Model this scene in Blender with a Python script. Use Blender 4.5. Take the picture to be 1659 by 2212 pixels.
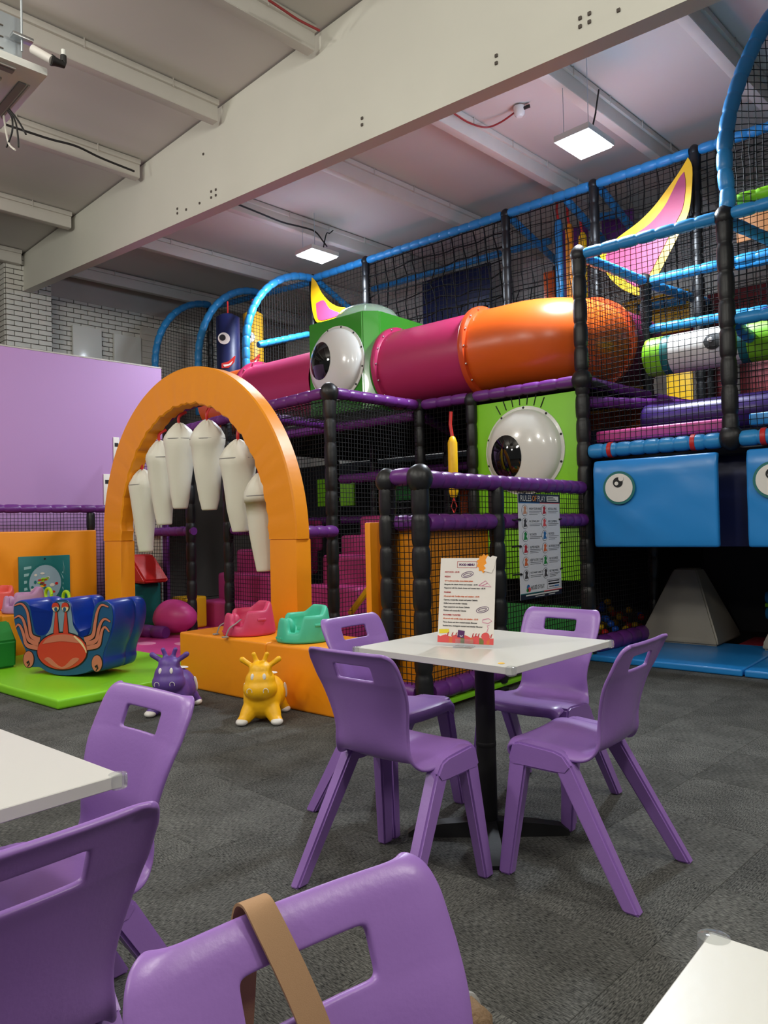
import bpy, bmesh, math, random
from mathutils import Vector, Matrix, noise
random.seed(7)
for o in list(bpy.data.objects): bpy.data.objects.remove(o)
SC = bpy.context.scene; COL = SC.collection
PI = math.pi
def V(*a): return Vector(a)
# ---------------------------------------------------------------- camera
F = 1620.0; CX, CY = 829.5, 1106.0; H = 1.2
_roll = math.atan(.0227); _th = math.radians(49.4)
_fw = V(-math.cos(_th), math.sin(_th), 0); _rt = V(math.sin(_th), math.cos(_th), 0); _up = V(0, 0, 1)
_p = math.atan2((1138.0-CY)*math.cos(_roll), F)
CF = _fw*math.cos(_p)+_up*math.sin(_p); _u2 = _up*math.cos(_p)-_fw*math.sin(_p)
CR = _rt*math.cos(_roll)-_u2*math.sin(_roll); CU = _u2*math.cos(_roll)+_rt*math.sin(_roll)
CAM = V(0, 0, H)
cd = bpy.data.cameras.new('camera'); cam = bpy.data.objects.new('camera', cd); COL.objects.link(cam)
cd.sensor_fit = 'HORIZONTAL'; cd.sensor_width = 36; cd.lens = F/1659*36; cd.clip_start = .05; cd.clip_end = 100
mw = Matrix((CR, CU, -CF)).transposed().to_4x4(); mw.translation = CAM; cam.matrix_world = mw
SC.camera = cam
# measured sight lines of the photograph, used to place things in the room
def ray(x, y): return CF+CR*((x-CX)/F)+CU*((CY-y)/F)
def at_z(x, y, z=0.): r = ray(x, y); return CAM+r*((z-H)/r.z)
def at_x(x, y, X): r = ray(x, y); return CAM+r*(X/r.x)
def at_y(x, y, Y): r = ray(x, y); return CAM+r*(Y/r.y)
def at_p(x, y, p0, n): r = ray(x, y); return CAM+r*(n.dot(p0-CAM)/n.dot(r))
# building axes (turned 4.5 degrees from the play frame)
_a = math.radians(4.5)
B2 = V(math.sin(_a), math.cos(_a), 0); BS = V(math.cos(_a), -math.sin(_a), 0)
def bld(s, t, z): return BS*s+B2*t+V(0, 0, z)
BROT = -_a
# ---------------------------------------------------------------- world, lights, exposure
w = bpy.data.worlds.new('hall_light'); SC.world = w; w.use_nodes = True
w.node_tree.nodes['Background'].inputs[0].default_value = (.97, 1.0, .97, 1)
w.node_tree.nodes['Background'].inputs[1].default_value = .12
SC.view_settings.view_transform = 'Standard'; SC.view_settings.look = 'None'
SC.view_settings.exposure = 0.0; SC.view_settings.gamma = 1.0; SC.view_settings.use_curve_mapping = False
def area(name, loc, sx, sy, power, col=(1, 1, 1), rz=0., aim=None):
    l = bpy.data.lights.new(name, 'AREA'); l.shape = 'RECTANGLE'; l.size = sx; l.size_y = sy; l.energy = power; l.color = col
    o = bpy.data.objects.new(name, l); COL.objects.link(o); o.location = loc; o.rotation_euler = (0, 0, rz)
    if aim is not None: o.rotation_euler = (aim-Vector(loc)).to_track_quat('-Z', 'Y').to_euler()
    return o
WARM = (1.0, .985, .90); COOL = (.84, .92, 1.0)
def bulb(name, loc, power, col, r=.25):
    l = bpy.data.lights.new(name, 'POINT'); l.energy = power; l.color = col; l.shadow_soft_size = r
    o = bpy.data.objects.new(name, l); COL.objects.link(o); o.location = loc; return o
# the hall's other lamps hang out of the picture, above and behind the camera
for (s, t, p) in ((-7.0, -.2, 95), (-3.4, -.8, 110), (.4, .6, 110), (-1.5, -3.5, 110), (-5.5, -3.5, 80), (2.6, 3.6, 150)):
    bulb('hanging_lamp_light', bld(s, t, 4.35), p*1.5, WARM)
LAMP1 = at_z(685, 553, 4.9); LAMP2 = at_z(1262, 312, 4.7)
area('panel_lamp_light', LAMP1-V(0, 0, .06), .36, .46, 130, COOL, BROT)
area('panel_lamp_light', LAMP2-V(0, 0, .06), .32, .42, 170, COOL, BROT)
bulb('added_panel_glow', LAMP1-V(0, 0, .1), 38, (.62, .78, 1.0), .3); bulb('added_panel_glow', LAMP2-V(0, 0, .1), 66, (.62, .78, 1.0), .3)  # extra point lights, added for a bluish glow around the panels
# ---------------------------------------------------------------- materials
def lin(c):
    return tuple(((x/255)/12.92 if x/255 <= .04045 else ((x/255+.055)/1.055)**2.4) for x in c)
MATS = {}
def mat(name, rgb, rough=.5, bump=0., bscale=30., var=0., vscale=5., metal=0., coat=0., trans=0., alpha=1., emit=0., spec=.5):
    if name in MATS: return MATS[name]
    m = bpy.data.materials.new(name); m.use_nodes = True; nt = m.node_tree; n = nt.nodes; L = nt.links
    b = n['Principled BSDF']; c = lin(rgb)
    b.inputs['Base Color'].default_value = (*c, 1); b.inputs['Roughness'].default_value = rough
    b.inputs['Metallic'].default_value = metal; b.inputs['Coat Weight'].default_value = coat
    b.inputs['Specular IOR Level'].default_value = spec
    b.inputs['Transmission Weight'].default_value = trans; b.inputs['Alpha'].default_value = alpha
    if emit: b.inputs['Emission Color'].default_value = (*c, 1); b.inputs['Emission Strength'].default_value = emit
    tc = n.new('ShaderNodeTexCoord')
    if var:
        t = n.new('ShaderNodeTexNoise'); t.inputs['Scale'].default_value = vscale; t.inputs['Detail'].default_value = 4
        L.new(tc.outputs['Object'], t.inputs['Vector'])
        r = n.new('ShaderNodeValToRGB'); r.color_ramp.elements[0].position = .3; r.color_ramp.elements[1].position = .7
        r.color_ramp.elements[0].color = (*[max(0, x*(1-var)) for x in c], 1); r.color_ramp.elements[1].color = (*[min(1, x*(1+var)) for x in c], 1)
        L.new(t.outputs['Fac'], r.inputs['Fac']); L.new(r.outputs['Color'], b.inputs['Base Color'])
    if bump:
        t = n.new('ShaderNodeTexNoise'); t.inputs['Scale'].default_value = bscale; t.inputs['Detail'].default_value = 3
        L.new(tc.outputs['Object'], t.inputs['Vector'])
        bp = n.new('ShaderNodeBump'); bp.inputs['Strength'].default_value = bump; bp.inputs['Distance'].default_value = .01
        L.new(t.outputs['Fac'], bp.inputs['Height']); L.new(bp.outputs['Normal'], b.inputs['Normal'])
    MATS[name] = m; return m
def pvc(name, rgb, rough=.38, bump=.25, bscale=9.): return mat(name, rgb, rough, bump, bscale)
def carpet():
    m = bpy.data.materials.new('carpet_weave'); m.use_nodes = True; nt = m.node_tree; n = nt.nodes; L = nt.links
    b = n['Principled BSDF']; b.inputs['Roughness'].default_value = .95; b.inputs['Specular IOR Level'].default_value = .12
    tc = n.new('ShaderNodeTexCoord'); oi = n.new('ShaderNodeObjectInfo')
    mp = n.new('ShaderNodeMapping'); mp.inputs['Scale'].default_value = (60, 260, 60); L.new(tc.outputs['Object'], mp.inputs['Vector'])
    no = n.new('ShaderNodeTexNoise'); no.inputs['Scale'].default_value = 1.0; no.inputs['Detail'].default_value = 5; L.new(mp.outputs['Vector'], no.inputs['Vector'])
    n2 = n.new('ShaderNodeTexNoise'); n2.inputs['Scale'].default_value = 4.5; n2.inputs['Detail'].default_value = 5; L.new(tc.outputs['Object'], n2.inputs['Vector'])
    r = n.new('ShaderNodeValToRGB'); r.color_ramp.elements[0].position = .3; r.color_ramp.elements[1].position = .72
    r.color_ramp.elements[0].color = (*lin((32, 33, 34)), 1); r.color_ramp.elements[1].color = (*lin((122, 122, 118)), 1)
    L.new(no.outputs['Fac'], r.inputs['Fac'])
    # tone of each tile and cloudy wear
    mr = n.new('ShaderNodeMapRange'); mr.inputs['To Min'].default_value = .74; mr.inputs['To Max'].default_value = 1.02; L.new(oi.outputs['Random'], mr.inputs['Value'])
    m2 = n.new('ShaderNodeMapRange'); m2.inputs['From Min'].default_value = .3; m2.inputs['From Max'].default_value = .7; m2.inputs['To Min'].default_value = .72; m2.inputs['To Max'].default_value = 1.2; L.new(n2.outputs['Fac'], m2.inputs['Value'])
    mu = n.new('ShaderNodeMath'); mu.operation = 'MULTIPLY'; L.new(mr.outputs['Result'], mu.inputs[0]); L.new(m2.outputs['Result'], mu.inputs[1])
    hs = n.new('ShaderNodeHueSaturation'); L.new(r.outputs['Color'], hs.inputs['Color']); L.new(mu.outputs['Value'], hs.inputs['Value'])
    L.new(hs.outputs['Color'], b.inputs['Base Color'])
    bp = n.new('ShaderNodeBump'); bp.inputs['Strength'].default_value = .5; bp.inputs['Distance'].default_value = .004
    L.new(no.outputs['Fac'], bp.inputs['Height']); L.new(bp.outputs['Normal'], b.inputs['Normal'])
    MATS['carpet_weave'] = m; return m
K = dict(
 carpet=carpet(),
 chair=mat('purple_plastic', (152, 112, 188), .33, .04, 120.),
 white_lam=mat('white_laminate', (208, 207, 201), .32, .02, 60.),
 lam_edge=mat('laminate_edge', (214, 208, 202), .45),
 black_metal=mat('black_metal', (12, 12, 13), .62, .05, 90.),
 acrylic=mat('clear_plastic', (235, 240, 242), .08, trans=.85, alpha=.55),
 black=pvc('black_vinyl', (24, 24, 26), .42, .35, 14.),
 cord=mat('black_cord', (8, 8, 9), .8),
 net=mat('black_net', (9, 9, 10), .85),
 blue=pvc('blue_vinyl', (46, 140, 205), .34, .3, 14.),
 blue_panel=pvc('blue_panel_vinyl', (40, 138, 216), .3, .35, 3.5),
 dblue=pvc('navy_vinyl', (22, 32, 82), .45),
 rblue=pvc('royal_blue_vinyl', (20, 62, 172), .3, .2, 8.),
 purple=pvc('purple_vinyl', (106, 46, 128), .36, .3, 14.),
 dpurple=pvc('deep_purple_vinyl', (58, 34, 104), .3, .15, 10.),
 orange=pvc('orange_vinyl', (244, 150, 16), .42, .3, 7.),
 lime=pvc('lime_vinyl', (136, 214, 34), .42, .2, 6.),
 green=mat('green_gloss', (62, 150, 48), .16, .02, 20., coat=.3),
 dgreen=pvc('green_board', (40, 140, 60), .5),
 pinkp=mat('pink_plastic', (186, 48, 98), .34, .03, 40.),
 orangep=mat('orange_plastic', (222, 96, 30), .3, .03, 40.),
 flange_o=mat('orange_flange', (214, 78, 34), .3),
 pinkv=pvc('pink_vinyl', (202, 66, 138), .42),
 pinkpale=pvc('pale_pink_vinyl', (226, 140, 180), .45),
 red=pvc('red_vinyl', (200, 38, 34), .42),
 dred=pvc('dark_red_vinyl', (130, 30, 42), .5),
 yellow=pvc('yellow_vinyl', (245, 190, 20), .42),
 teal=pvc('teal_vinyl', (22, 112, 110), .4),
 aqua=mat('aqua_foam', (72, 196, 160), .5, .05, 60.),
 pinkfoam=mat('pink_foam', (206, 62, 104), .48, .05, 60.),
 coralfoam=mat('coral_foam', (232, 92, 82), .48, .05, 60.),
 lilacfoam=mat('lilac_foam', (186, 140, 180), .48, .05, 60.),
 limep=mat('lime_plastic', (176, 222, 40), .4),
 white_v=pvc('white_vinyl', (226, 222, 206), .42, .3, 10.),
 white=mat('white_gloss', (226, 226, 220), .18, coat=.3),
 pupil=mat('black_dome', (10, 10, 11), .06, coat=.5),
 print_black=mat('black_print', (22, 22, 24), .6),
 print_white=mat('white_print', (225, 224, 218), .6),
 metal=mat('brushed_metal', (190, 192, 194), .3, metal=1.),
 galv=mat('galvanised_steel', (196, 204, 210), .42, .08, 20., metal=.7),
 lilac=mat('lilac_paint', (186, 142, 196), .62, .04, 40.),
 brick=mat('white_painted_brick', (214, 212, 204), .65, .25, 60., var=.05, vscale=2.),
 mortar=mat('dark_mortar', (92, 84, 78), .9),  # dark joint colour between the white bricks
 plaster=mat('painted_concrete', (190, 184, 176), .7, .08, 20., var=.06, vscale=2.),
 ceil=mat('ceiling_sheet', (206, 202, 196), .75, .03, 8., var=.03, vscale=.8),
 beam=mat('white_steel_paint', (222, 220, 208), .5, .02, 10., var=.02, vscale=1.5),
 purlin=mat('purlin_paint', (206, 202, 194), .55, .04, 12., var=.03),
 greyfoam=pvc('grey_vinyl', (150, 142, 128), .45),
 bagtan=mat('tan_webbing', (168, 132, 98), .85, .12, 900.),
 bag=mat('brown_canvas', (126, 100, 72), .85, .4, 200., var=.12, vscale=20.),
 bagtrim=mat('grey_zip', (150, 148, 144), .5),
 cowpurple=mat('cow_purple_rubber', (96, 66, 150), .46, .03, 80.),
 cowyellow=mat('cow_yellow_rubber', (254, 190, 14), .44, .03, 80.),
 rubberwhite=mat('white_rubber', (232, 228, 222), .45),
 strap=mat('grey_strap', (140, 136, 132), .7),
 crabred=mat('crab_red', (206, 66, 44), .36), crabpale=mat('crab_salmon', (206, 120, 96), .36),
 crabcream=mat('crab_cream', (236, 206, 160), .4), crabblue=mat('crab_slate_blue', (34, 84, 126), .36), crabgrey=mat('crab_grey_blue', (126, 150, 166), .4),
 shadedark=mat('shade_dark', (26, 26, 32), .85, var=.2),
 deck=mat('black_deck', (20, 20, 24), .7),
 lamp=mat('lamp_panel', (240, 246, 255), .4, emit=26.),
 redcable=mat('red_cable', (150, 42, 44), .5), blackcable=mat('black_cable', (28, 26, 26), .6), whitecable=mat('white_cable', (206, 200, 190), .6),
 paper=mat('menu_card', (236, 230, 222), .45),
 banner=mat('banner_cloth', (226, 226, 232), .5, .25, 14.),
)
# ---------------------------------------------------------------- mesh helpers
def new(): return bmesh.new()
WM = {}
def obj(name, bm, mats, parent=None, local=False, ang=38, sub=0):
    me = bpy.data.meshes.new(name); bm.normal_update(); bm.to_mesh(me); bm.free()
    return mobj(name, me, mats, parent, local, ang, sub)
def mobj(name, me, mats, parent=None, local=False, ang=38, sub=0):
    if not isinstance(mats, (list, tuple)): mats = [mats]
    me.materials.clear()
    for m in mats: me.materials.append(K[m] if isinstance(m, str) else m)
    o = bpy.data.objects.new(name, me); COL.objects.link(o)
    if ang:
        for p in me.polygons: p.use_smooth = True
        if ang < 180: me.set_sharp_from_angle(angle=math.radians(ang))
    if parent is not None:
        o.parent = parent
        if not local: me.transform(WM[parent].inverted())
        WM[o] = WM[parent].copy()
    elif not local:
        xs = [v.co for v in me.vertices]
        c = V((min(v.x for v in xs)+max(v.x for v in xs))/2, (min(v.y for v in xs)+max(v.y for v in xs))/2, min(v.z for v in xs))
        me.transform(Matrix.Translation(-c)); o.location = c; WM[o] = Matrix.Translation(c)
    else: WM[o] = Matrix.Identity(4)
    return o
def tag(o, label, cat=None, group=None, kind=None):
    o['label'] = label
    if cat: o['category'] = cat
    if group: o['group'] = group
    if kind: o['kind'] = kind
    return o
def struct(o, label=None):
    o['kind'] = 'structure'
    if label: o['label'] = label
    return o
def thing(name, label, cat, loc=(0, 0, 0), rz=0., group=None):
    o = bpy.data.objects.new(name, None); COL.objects.link(o); o.empty_display_size = .1
    o.location = loc; o.rotation_euler = (0, 0, rz)
    WM[o] = Matrix.Translation(Vector(loc)) @ Matrix.Rotation(rz, 4, 'Z')
    if label: tag(o, label, cat, group)
    return o
def _setm(bm, n0, mi):
    bm.faces.ensure_lookup_table()
    for i in range(n0, len(bm.faces)): bm.faces[i].material_index = mi
def box(bm, c, s, rz=0., bev=0., mi=0, M=None, seg=2):
    t = new(); bmesh.ops.create_cube(t, size=1.)
    for v in t.verts: v.co = V(v.co.x*s[0], v.co.y*s[1], v.co.z*s[2])
    if bev: bmesh.ops.bevel(t, geom=t.edges[:], offset=min(bev, min(s)*.48), segments=seg, affect='EDGES', profile=.6)
    m = Matrix.Translation(Vector(c)) @ (M.to_4x4() if M else Matrix.Rotation(rz, 4, 'Z'))
    merge(bm, t, m, mi); return bm
def merge(bm, t, m=None, mi=None):
    vs = [bm.verts.new(m @ v.co if m else v.co) for v in t.verts]
    t.verts.index_update()
    for f in t.faces:
        try:
            nf = bm.faces.new([vs[v.index] for v in f.verts]); nf.material_index = f.material_index if mi is None else mi
        except ValueError: pass
    t.free()
def frames(pts):
    n = len(pts); T = []
    for i in range(n):
        d = (pts[min(i+1, n-1)]-pts[max(i-1, 0)]); T.append(d.normalized() if d.length > 1e-9 else V(0, 0, 1))
    u = T[0].orthogonal().normalized()
    if abs(T[0].z) < .9: u = T[0].cross(V(0, 0, 1)).normalized()
    out = []
    for i in range(n):
        if i: 
            q = T[i-1].rotation_difference(T[i]); u = q @ u
        u = (u-T[i]*u.dot(T[i])).normalized(); out.append((T[i], u, T[i].cross(u)))
    return out
def tube(bm, pts, r, sides=8, mi=0, caps=True, mis=None, flat=None):
    pts = [Vector(p) for p in pts]; rs = r if isinstance(r, (list, tuple)) else [r]*len(pts)
    fr = frames(pts); rings = []
    for p, rr, (t, a, b) in zip(pts, rs, fr):
        fa, fb = (1, 1) if flat is None else flat
        rings.append([bm.verts.new(p+a*(math.cos(2*PI*k/sides)*rr*fa)+b*(math.sin(2*PI*k/sides)*rr*fb)) for k in range(sides)])
    for i in range(len(rings)-1):
        for k in range(sides):
            f = bm.faces.new((rings[i][k], rings[i][(k+1) % sides], rings[i+1][(k+1) % sides], rings[i+1][k])); f.material_index = mis[i] if mis else mi
    if caps:
        f = bm.faces.new(rings[0][::-1]); f.material_index = mi
        f = bm.faces.new(rings[-1]); f.material_index = mi
    return bm
def resample(pts, ds):
    pts = [Vector(p) for p in pts]; L = [0.]
    for a, b in zip(pts, pts[1:]): L.append(L[-1]+(b-a).length)
    out = []; j = 0
    for d in ds:
        d = min(max(d, 0), L[-1])
        while j < len(pts)-2 and L[j+1] < d: j += 1
        while j > 0 and L[j] > d: j -= 1
        q = (d-L[j])/max(1e-9, L[j+1]-L[j]); out.append(pts[j].lerp(pts[j+1], q))
    return out
def plen(pts):
    return sum((Vector(b)-Vector(a)).length for a, b in zip(pts, pts[1:]))
def spline(pts, n=8):
    pts = [Vector(p) for p in pts]; out = []
    for i in range(len(pts)-1):
        p0 = pts[max(i-1, 0)]; p1 = pts[i]; p2 = pts[i+1]; p3 = pts[min(i+2, len(pts)-1)]
        for k in range(n):
            t = k/n; out.append(.5*((2*p1)+(p2-p0)*t+(2*p0-5*p1+4*p2-p3)*t*t+(3*p1-p0-3*p2+p3)*t**3))
    out.append(pts[-1]); return out
def pad(bm, pts, r=.05, seg=.16, mc=0, mk=1, sides=12):
    """foam sleeve tied with cord: bulging segments with narrow dark ties between them"""
    L = plen(pts); n = max(1, round(L/seg)); s = L/n; ds = []; rs = []; mis = []
    for i in range(n):
        j = random.uniform(-.03, .03)*r; b = i*s
        for q, k in ((0., .86), (.05, .89), (.12, .985), (.3, 1.03), (.55, 1.04), (.8, 1.02), (.93, .96)):
            ds.append(b+q*s); rs.append(r*k+(j if 0 < q else 0)); mis.append(mk if q == 0. else mc)
    ds.append(L); rs.append(r*.86)
    tube(bm, resample(pts, ds), rs, sides, mc, True, mis); return bm
def net(bm, p00, p10, p11, p01, du=.05, dv=.05, r=.0028, wob=.006, bow=0., nrm=None, seg=.16, mi=0):
    p00, p10, p11, p01 = map(Vector, (p00, p10, p11, p01))
    W = max((p10-p00).length, (p11-p01).length); Hh = max((p01-p00).length, (p11-p10).length)
    nu = max(1, round(W/du)); nv = max(1, round(Hh/dv))
    nn = nrm or (p10-p00).cross(p01-p00).normalized()
    def P(u, v):
        q = p00.lerp(p10, u).lerp(p01.lerp(p11, u), v)
        k = noise.noise_vector(q*3.1)*wob
        e = min(1., 8*min(u, 1-u, v, 1-v)+.15)
        return q+k*e+nn*(bow*16*u*(1-u)*v*(1-v)*.25)
    sv = max(2, round(Hh/seg)); su = max(2, round(W/seg))
    for i in range(nu+1): tube(bm, [P(i/nu, j/sv) for j in range(sv+1)], r, 3, mi, False)
    for i in range(nv+1): tube(bm, [P(j/su, i/nv) for j in range(su+1)], r, 3, mi, False)
    return bm
def ell(bm, c, r, mi=0, seg=20, ring=12, M=None):
    t = new(); bmesh.ops.create_uvsphere(t, u_segments=seg, v_segments=ring, radius=1.)
    r = (r, r, r) if not isinstance(r, (list, tuple)) else r
    m = Matrix.Translation(Vector(c)) @ (M.to_4x4() if M else Matrix.Identity(4)) @ Matrix.Diagonal((*r, 1))
    merge(bm, t, m, mi); return bm
def lathe(bm, prof, c=(0, 0, 0), M=None, sides=24, mi=0, sq=(1, 1), mis=None):
    m = Matrix.Translation(Vector(c)) @ (M.to_4x4() if M else Matrix.Identity(4)); rings = []
    for (r, z) in prof:
        if r < 1e-5: rings.append([bm.verts.new(m @ V(0, 0, z))])
        else: rings.append([bm.verts.new(m @ V(math.cos(2*PI*k/sides)*r*sq[0], math.sin(2*PI*k/sides)*r*sq[1], z)) for k in range(sides)])
    for i in range(len(rings)-1):
        A, Bq = rings[i], rings[i+1]
        for k in range(sides):
            k2 = (k+1) % sides
            if len(A) == 1 and len(Bq) == 1: continue
            if len(A) == 1: f = bm.faces.new((A[0], Bq[k2], Bq[k]))
            elif len(Bq) == 1: f = bm.faces.new((A[k], A[k2], Bq[0]))
            else: f = bm.faces.new((A[k], A[k2], Bq[k2], Bq[k]))
            f.material_index = mis[i] if mis else mi
    return bm
def prism(bm, pts, d, mi=0, mside=None):
    """closed outline (list of points in a plane) pushed along vector d"""
    a = [bm.verts.new(Vector(p)) for p in pts]; b = [bm.verts.new(Vector(p)+Vector(d)) for p in pts]; n = len(a)
    f = bm.faces.new(a); f.material_index = mi
    f = bm.faces.new(b[::-1]); f.material_index = mi
    for i in range(n):
        f = bm.faces.new((a[i], b[i], b[(i+1) % n], a[(i+1) % n])); f.material_index = mi if mside is None else mside
    bmesh.ops.recalc_face_normals(bm, faces=bm.faces[:]); return bm
def bake(o, mods):
    """apply modifiers once so that copies can share the finished mesh"""
    for ty, kw in mods:
        md = o.modifiers.new(ty.lower(), ty)
        for k, v in kw.items(): setattr(md, k, v)
    dg = bpy.context.evaluated_depsgraph_get(); me = bpy.data.meshes.new_from_object(o.evaluated_get(dg))
    old = o.data; o.modifiers.clear(); o.data = me; bpy.data.meshes.remove(old)
    for p in me.polygons: p.use_smooth = True
    return o
def frame_uv(o, x, z):
    """matrix with local x along x, y along z, normal out"""
    x = x.normalized(); z = z.normalized(); n = x.cross(z).normalized()
    m = Matrix((x, z, n)).transposed().to_4x4(); m.translation = o; return m
def textmesh(name, s, m, size, matl, parent, align='LEFT', sx=1., bold=0., th=.0004):
    cu = bpy.data.curves.new('t', 'FONT'); cu.body = s; cu.size = size; cu.align_x = align; cu.extrude = th; cu.offset = bold; cu.resolution_u = 2
    to = bpy.data.objects.new('t', cu); COL.objects.link(to)
    me = bpy.data.meshes.new_from_object(to.evaluated_get(bpy.context.evaluated_depsgraph_get()))
    bpy.data.objects.remove(to); bpy.data.curves.remove(cu)
    me.transform(m @ Matrix.Diagonal((sx, 1, 1, 1)))
    return mobj(name, me, matl, parent, ang=0)
def plate(bm, m, pts, th=.0006, mi=0):
    """flat printed shape: 2-d outline on the frame m"""
    prism(bm, [m @ V(x, y, 0) for x, y in pts], (m.to_3x3() @ V(0, 0, 1))*th, mi)
def rect(x0, y0, x1, y1): return [(x0, y0), (x1, y0), (x1, y1), (x0, y1)]
def oval(cx, cy, rx, ry, n=20): return [(cx+rx*math.cos(2*PI*k/n), cy+ry*math.sin(2*PI*k/n)) for k in range(n)]
def stroke(bm, m, pts, wd, th=.0006, mi=0, taper=None):
    pts = [Vector((p[0], p[1], 0)) for p in pts]; n = len(pts); R = []; nn = m.to_3x3() @ V(0, 0, 1)
    for i in range(n):
        d = (pts[min(i+1, n-1)]-pts[max(i-1, 0)]); d = d.normalized() if d.length > 1e-9 else V(1, 0, 0); q = V(-d.y, d.x, 0)
        k = wd*.5*(1 if taper is None else taper[0]+(taper[1]-taper[0])*i/(n-1))
        a, b = m @ (pts[i]+q*k), m @ (pts[i]-q*k); R.append([bm.verts.new(a), bm.verts.new(a+nn*th), bm.verts.new(b+nn*th), bm.verts.new(b)])
    for i in range(n-1):
        for k in range(4): bm.faces.new((R[i][k], R[i][(k+1) % 4], R[i+1][(k+1) % 4], R[i+1][k])).material_index = mi
    bm.faces.new(R[0]); bm.faces.new(R[-1][::-1]); bmesh.ops.recalc_face_normals(bm, faces=bm.faces[:])
# ================================================================ THE SETTING
ZR = 5.43                                                            # underside of the roof sheet
bm = new(); box(bm, (-4, 3, -.06), (22, 24, .1)); FLOOR = obj('floor', bm, 'mortar'); struct(FLOOR, 'dark grey carpet tile floor')
tb = new(); box(tb, (0, 0, -.004), (.4992, .4992, .008), bev=.0012, seg=1)
t0 = obj('carpet_tile', tb, 'carpet', FLOOR, local=True, ang=30); tme = t0.data; first = True
fi = WM[FLOOR].inverted()
for i in range(-17, 3):
    for j in range(-1, 14):
        p = bld(.25+i*.5, .25+j*.5, 0)
        # only where bare carpet can be seen
        if p.y > 6.6 or p.x < -7.2 or (p.x < -5.6 and p.y > 2.4) or p.x > 1.0: continue
        if p.x < -4.3 and p.y > 4.4: continue
        o = t0 if first else bpy.data.objects.new('carpet_tile', tme)
        if not first: COL.objects.link(o); o.parent = FLOOR
        first = False
        o.location = fi @ p; o.rotation_euler = (0, 0, BROT+((i+j) % 2)*PI/2)
# roof sheet with shallow joints
CEIL = None
bm = new(); box(bm, bld(-4.5, 3.5, ZR+.06), (19, 18, .1), BROT); CEIL = obj('ceiling', bm, 'ceil'); struct(CEIL, 'grey white ceiling sheeting')
# purlins
PS = (-11.6, -9.8, -7.9, -6.28, -4.79, -3.62, -2.42, -1.2)
def purlin(s, t0, t1, i):
    bm = new(); L = t1-t0; tc = (t0+t1)/2
    box(bm, bld(s, tc, ZR-.105), (.035, L, .19), BROT, .004)                    # web
    box(bm, bld(s-.035, tc, ZR-.195), (.10, L, .02), BROT, .006)                # lower flange
    box(bm, bld(s+.022, tc, ZR-.03), (.05, L, .055), BROT, .006)                # upper lip
    o = obj('trim_%d' % i, bm, 'purlin'); struct(o, 'white painted roof purlin'); return o
n = 1
for s in PS:
    for t0_, t1_ in ((-4.5, 4.06), (4.3, 11.5)):
        o = purlin(s, t0_, t1_, n); n += 1
        pb = new()
        for k in range(10):
            t = t0_+.5+k*(t1_-t0_-1)/9
            box(pb, bld(s+.05, t, ZR-.03), (.008, .012, .09), BROT, .002)
        obj('clip', pb, 'plaster', o)
# main beam, deeper towards the middle of the hall
TB = 4.126
def zb(s): return 4.875+(4.077-4.875)*(s+11.73)/(11.73-1.67)
bm = new(); pts = [bld(-11.75, TB, zb(-11.75)), bld(2.5, TB, zb(2.5)), bld(2.5, TB, ZR-.01), bld(-11.75, TB, ZR-.01)]
prism(bm, pts, B2*.13)
BEAM = obj('trim_beam', bm, 'beam', ang=20); struct(BEAM, 'deep white steel roof beam')
bp0 = bld(0, TB, 0)
for x, y in ((1254, 40), (1254, 58), (1274, 30), (1274, 48), (1337, 23), (1073, 121), (1073, 137), (783, 256), (783, 270), (457, 414), (467, 410), (457, 427), (467, 422), (384, 451), (384, 461), (403, 453), (432, 439), (440, 333), (575, 480)):
    p = at_p(x, y, bp0, B2)
    if p.z < zb(p.dot(BS))+.02: continue
    pb = new(); box(pb, p-B2*.006, (.022, .012, .022), BROT, .004); obj('bolt', pb, 'mortar', BEAM)
# brick pillar and brick wall on the left
SP = -11.716; SW = -12.02
tl = at_p(12, 650, bld(SP, 0, 0), BS).dot(B2); tr = at_p(111, 650, bld(SP, 0, 0), BS).dot(B2)
bm = new(); box(bm, bld(SW-.1, 6.0, 2.72), (.2, 14, 5.44), BROT); WL = obj('wall_left', bm, 'mortar'); struct(WL, 'white painted brick wall')
bm = new(); box(bm, bld(SW+.012, 6.0, 5.2), (.03, 13.9, .46), BROT, .01); obj('concrete_band', bm, 'plaster', WL)
bm = new(); box(bm, bld((SP+SW)/2-.004, (tl+tr)/2, 2.7), (SP-SW-.004, tr-tl-.008, 5.3), BROT); PIL = obj('wall_pillar', bm, 'mortar'); struct(PIL, 'white painted brick pillar')
def on_t(x): return at_p(x, 690, bld(SW, 0, 0), BS).dot(B2)
def brick_obj(me, parent, c, rz, sx=1.):
    o = bpy.data.objects.new('brick', me); COL.objects.link(o); o.parent = parent; o.location = WM[parent].inverted() @ c; o.rotation_euler = (0, 0, rz); o.scale = (1, sx, 1)
LP = (tr-tl)*.35; LW_ = on_t(230)-on_t(200.5)
bb = new(); box(bb, (0, 0, 0), (.02, .222, .067), bev=.004, seg=1); bo = obj('brick', bb, 'brick', WL, local=True); bme = bo.data; bpy.data.objects.remove(bo)
CH = .0775
for k in range(18):
    z = 3.64+k*CH
    off = LW_/2 if k % 2 else 0.
    for j in range(14):
        t = tr+j*LW_+off
        if t > 8.6: continue
        brick_obj(bme, WL, bld(SW+.006, t, z), BROT, (LW_-.011)/.222)
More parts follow.
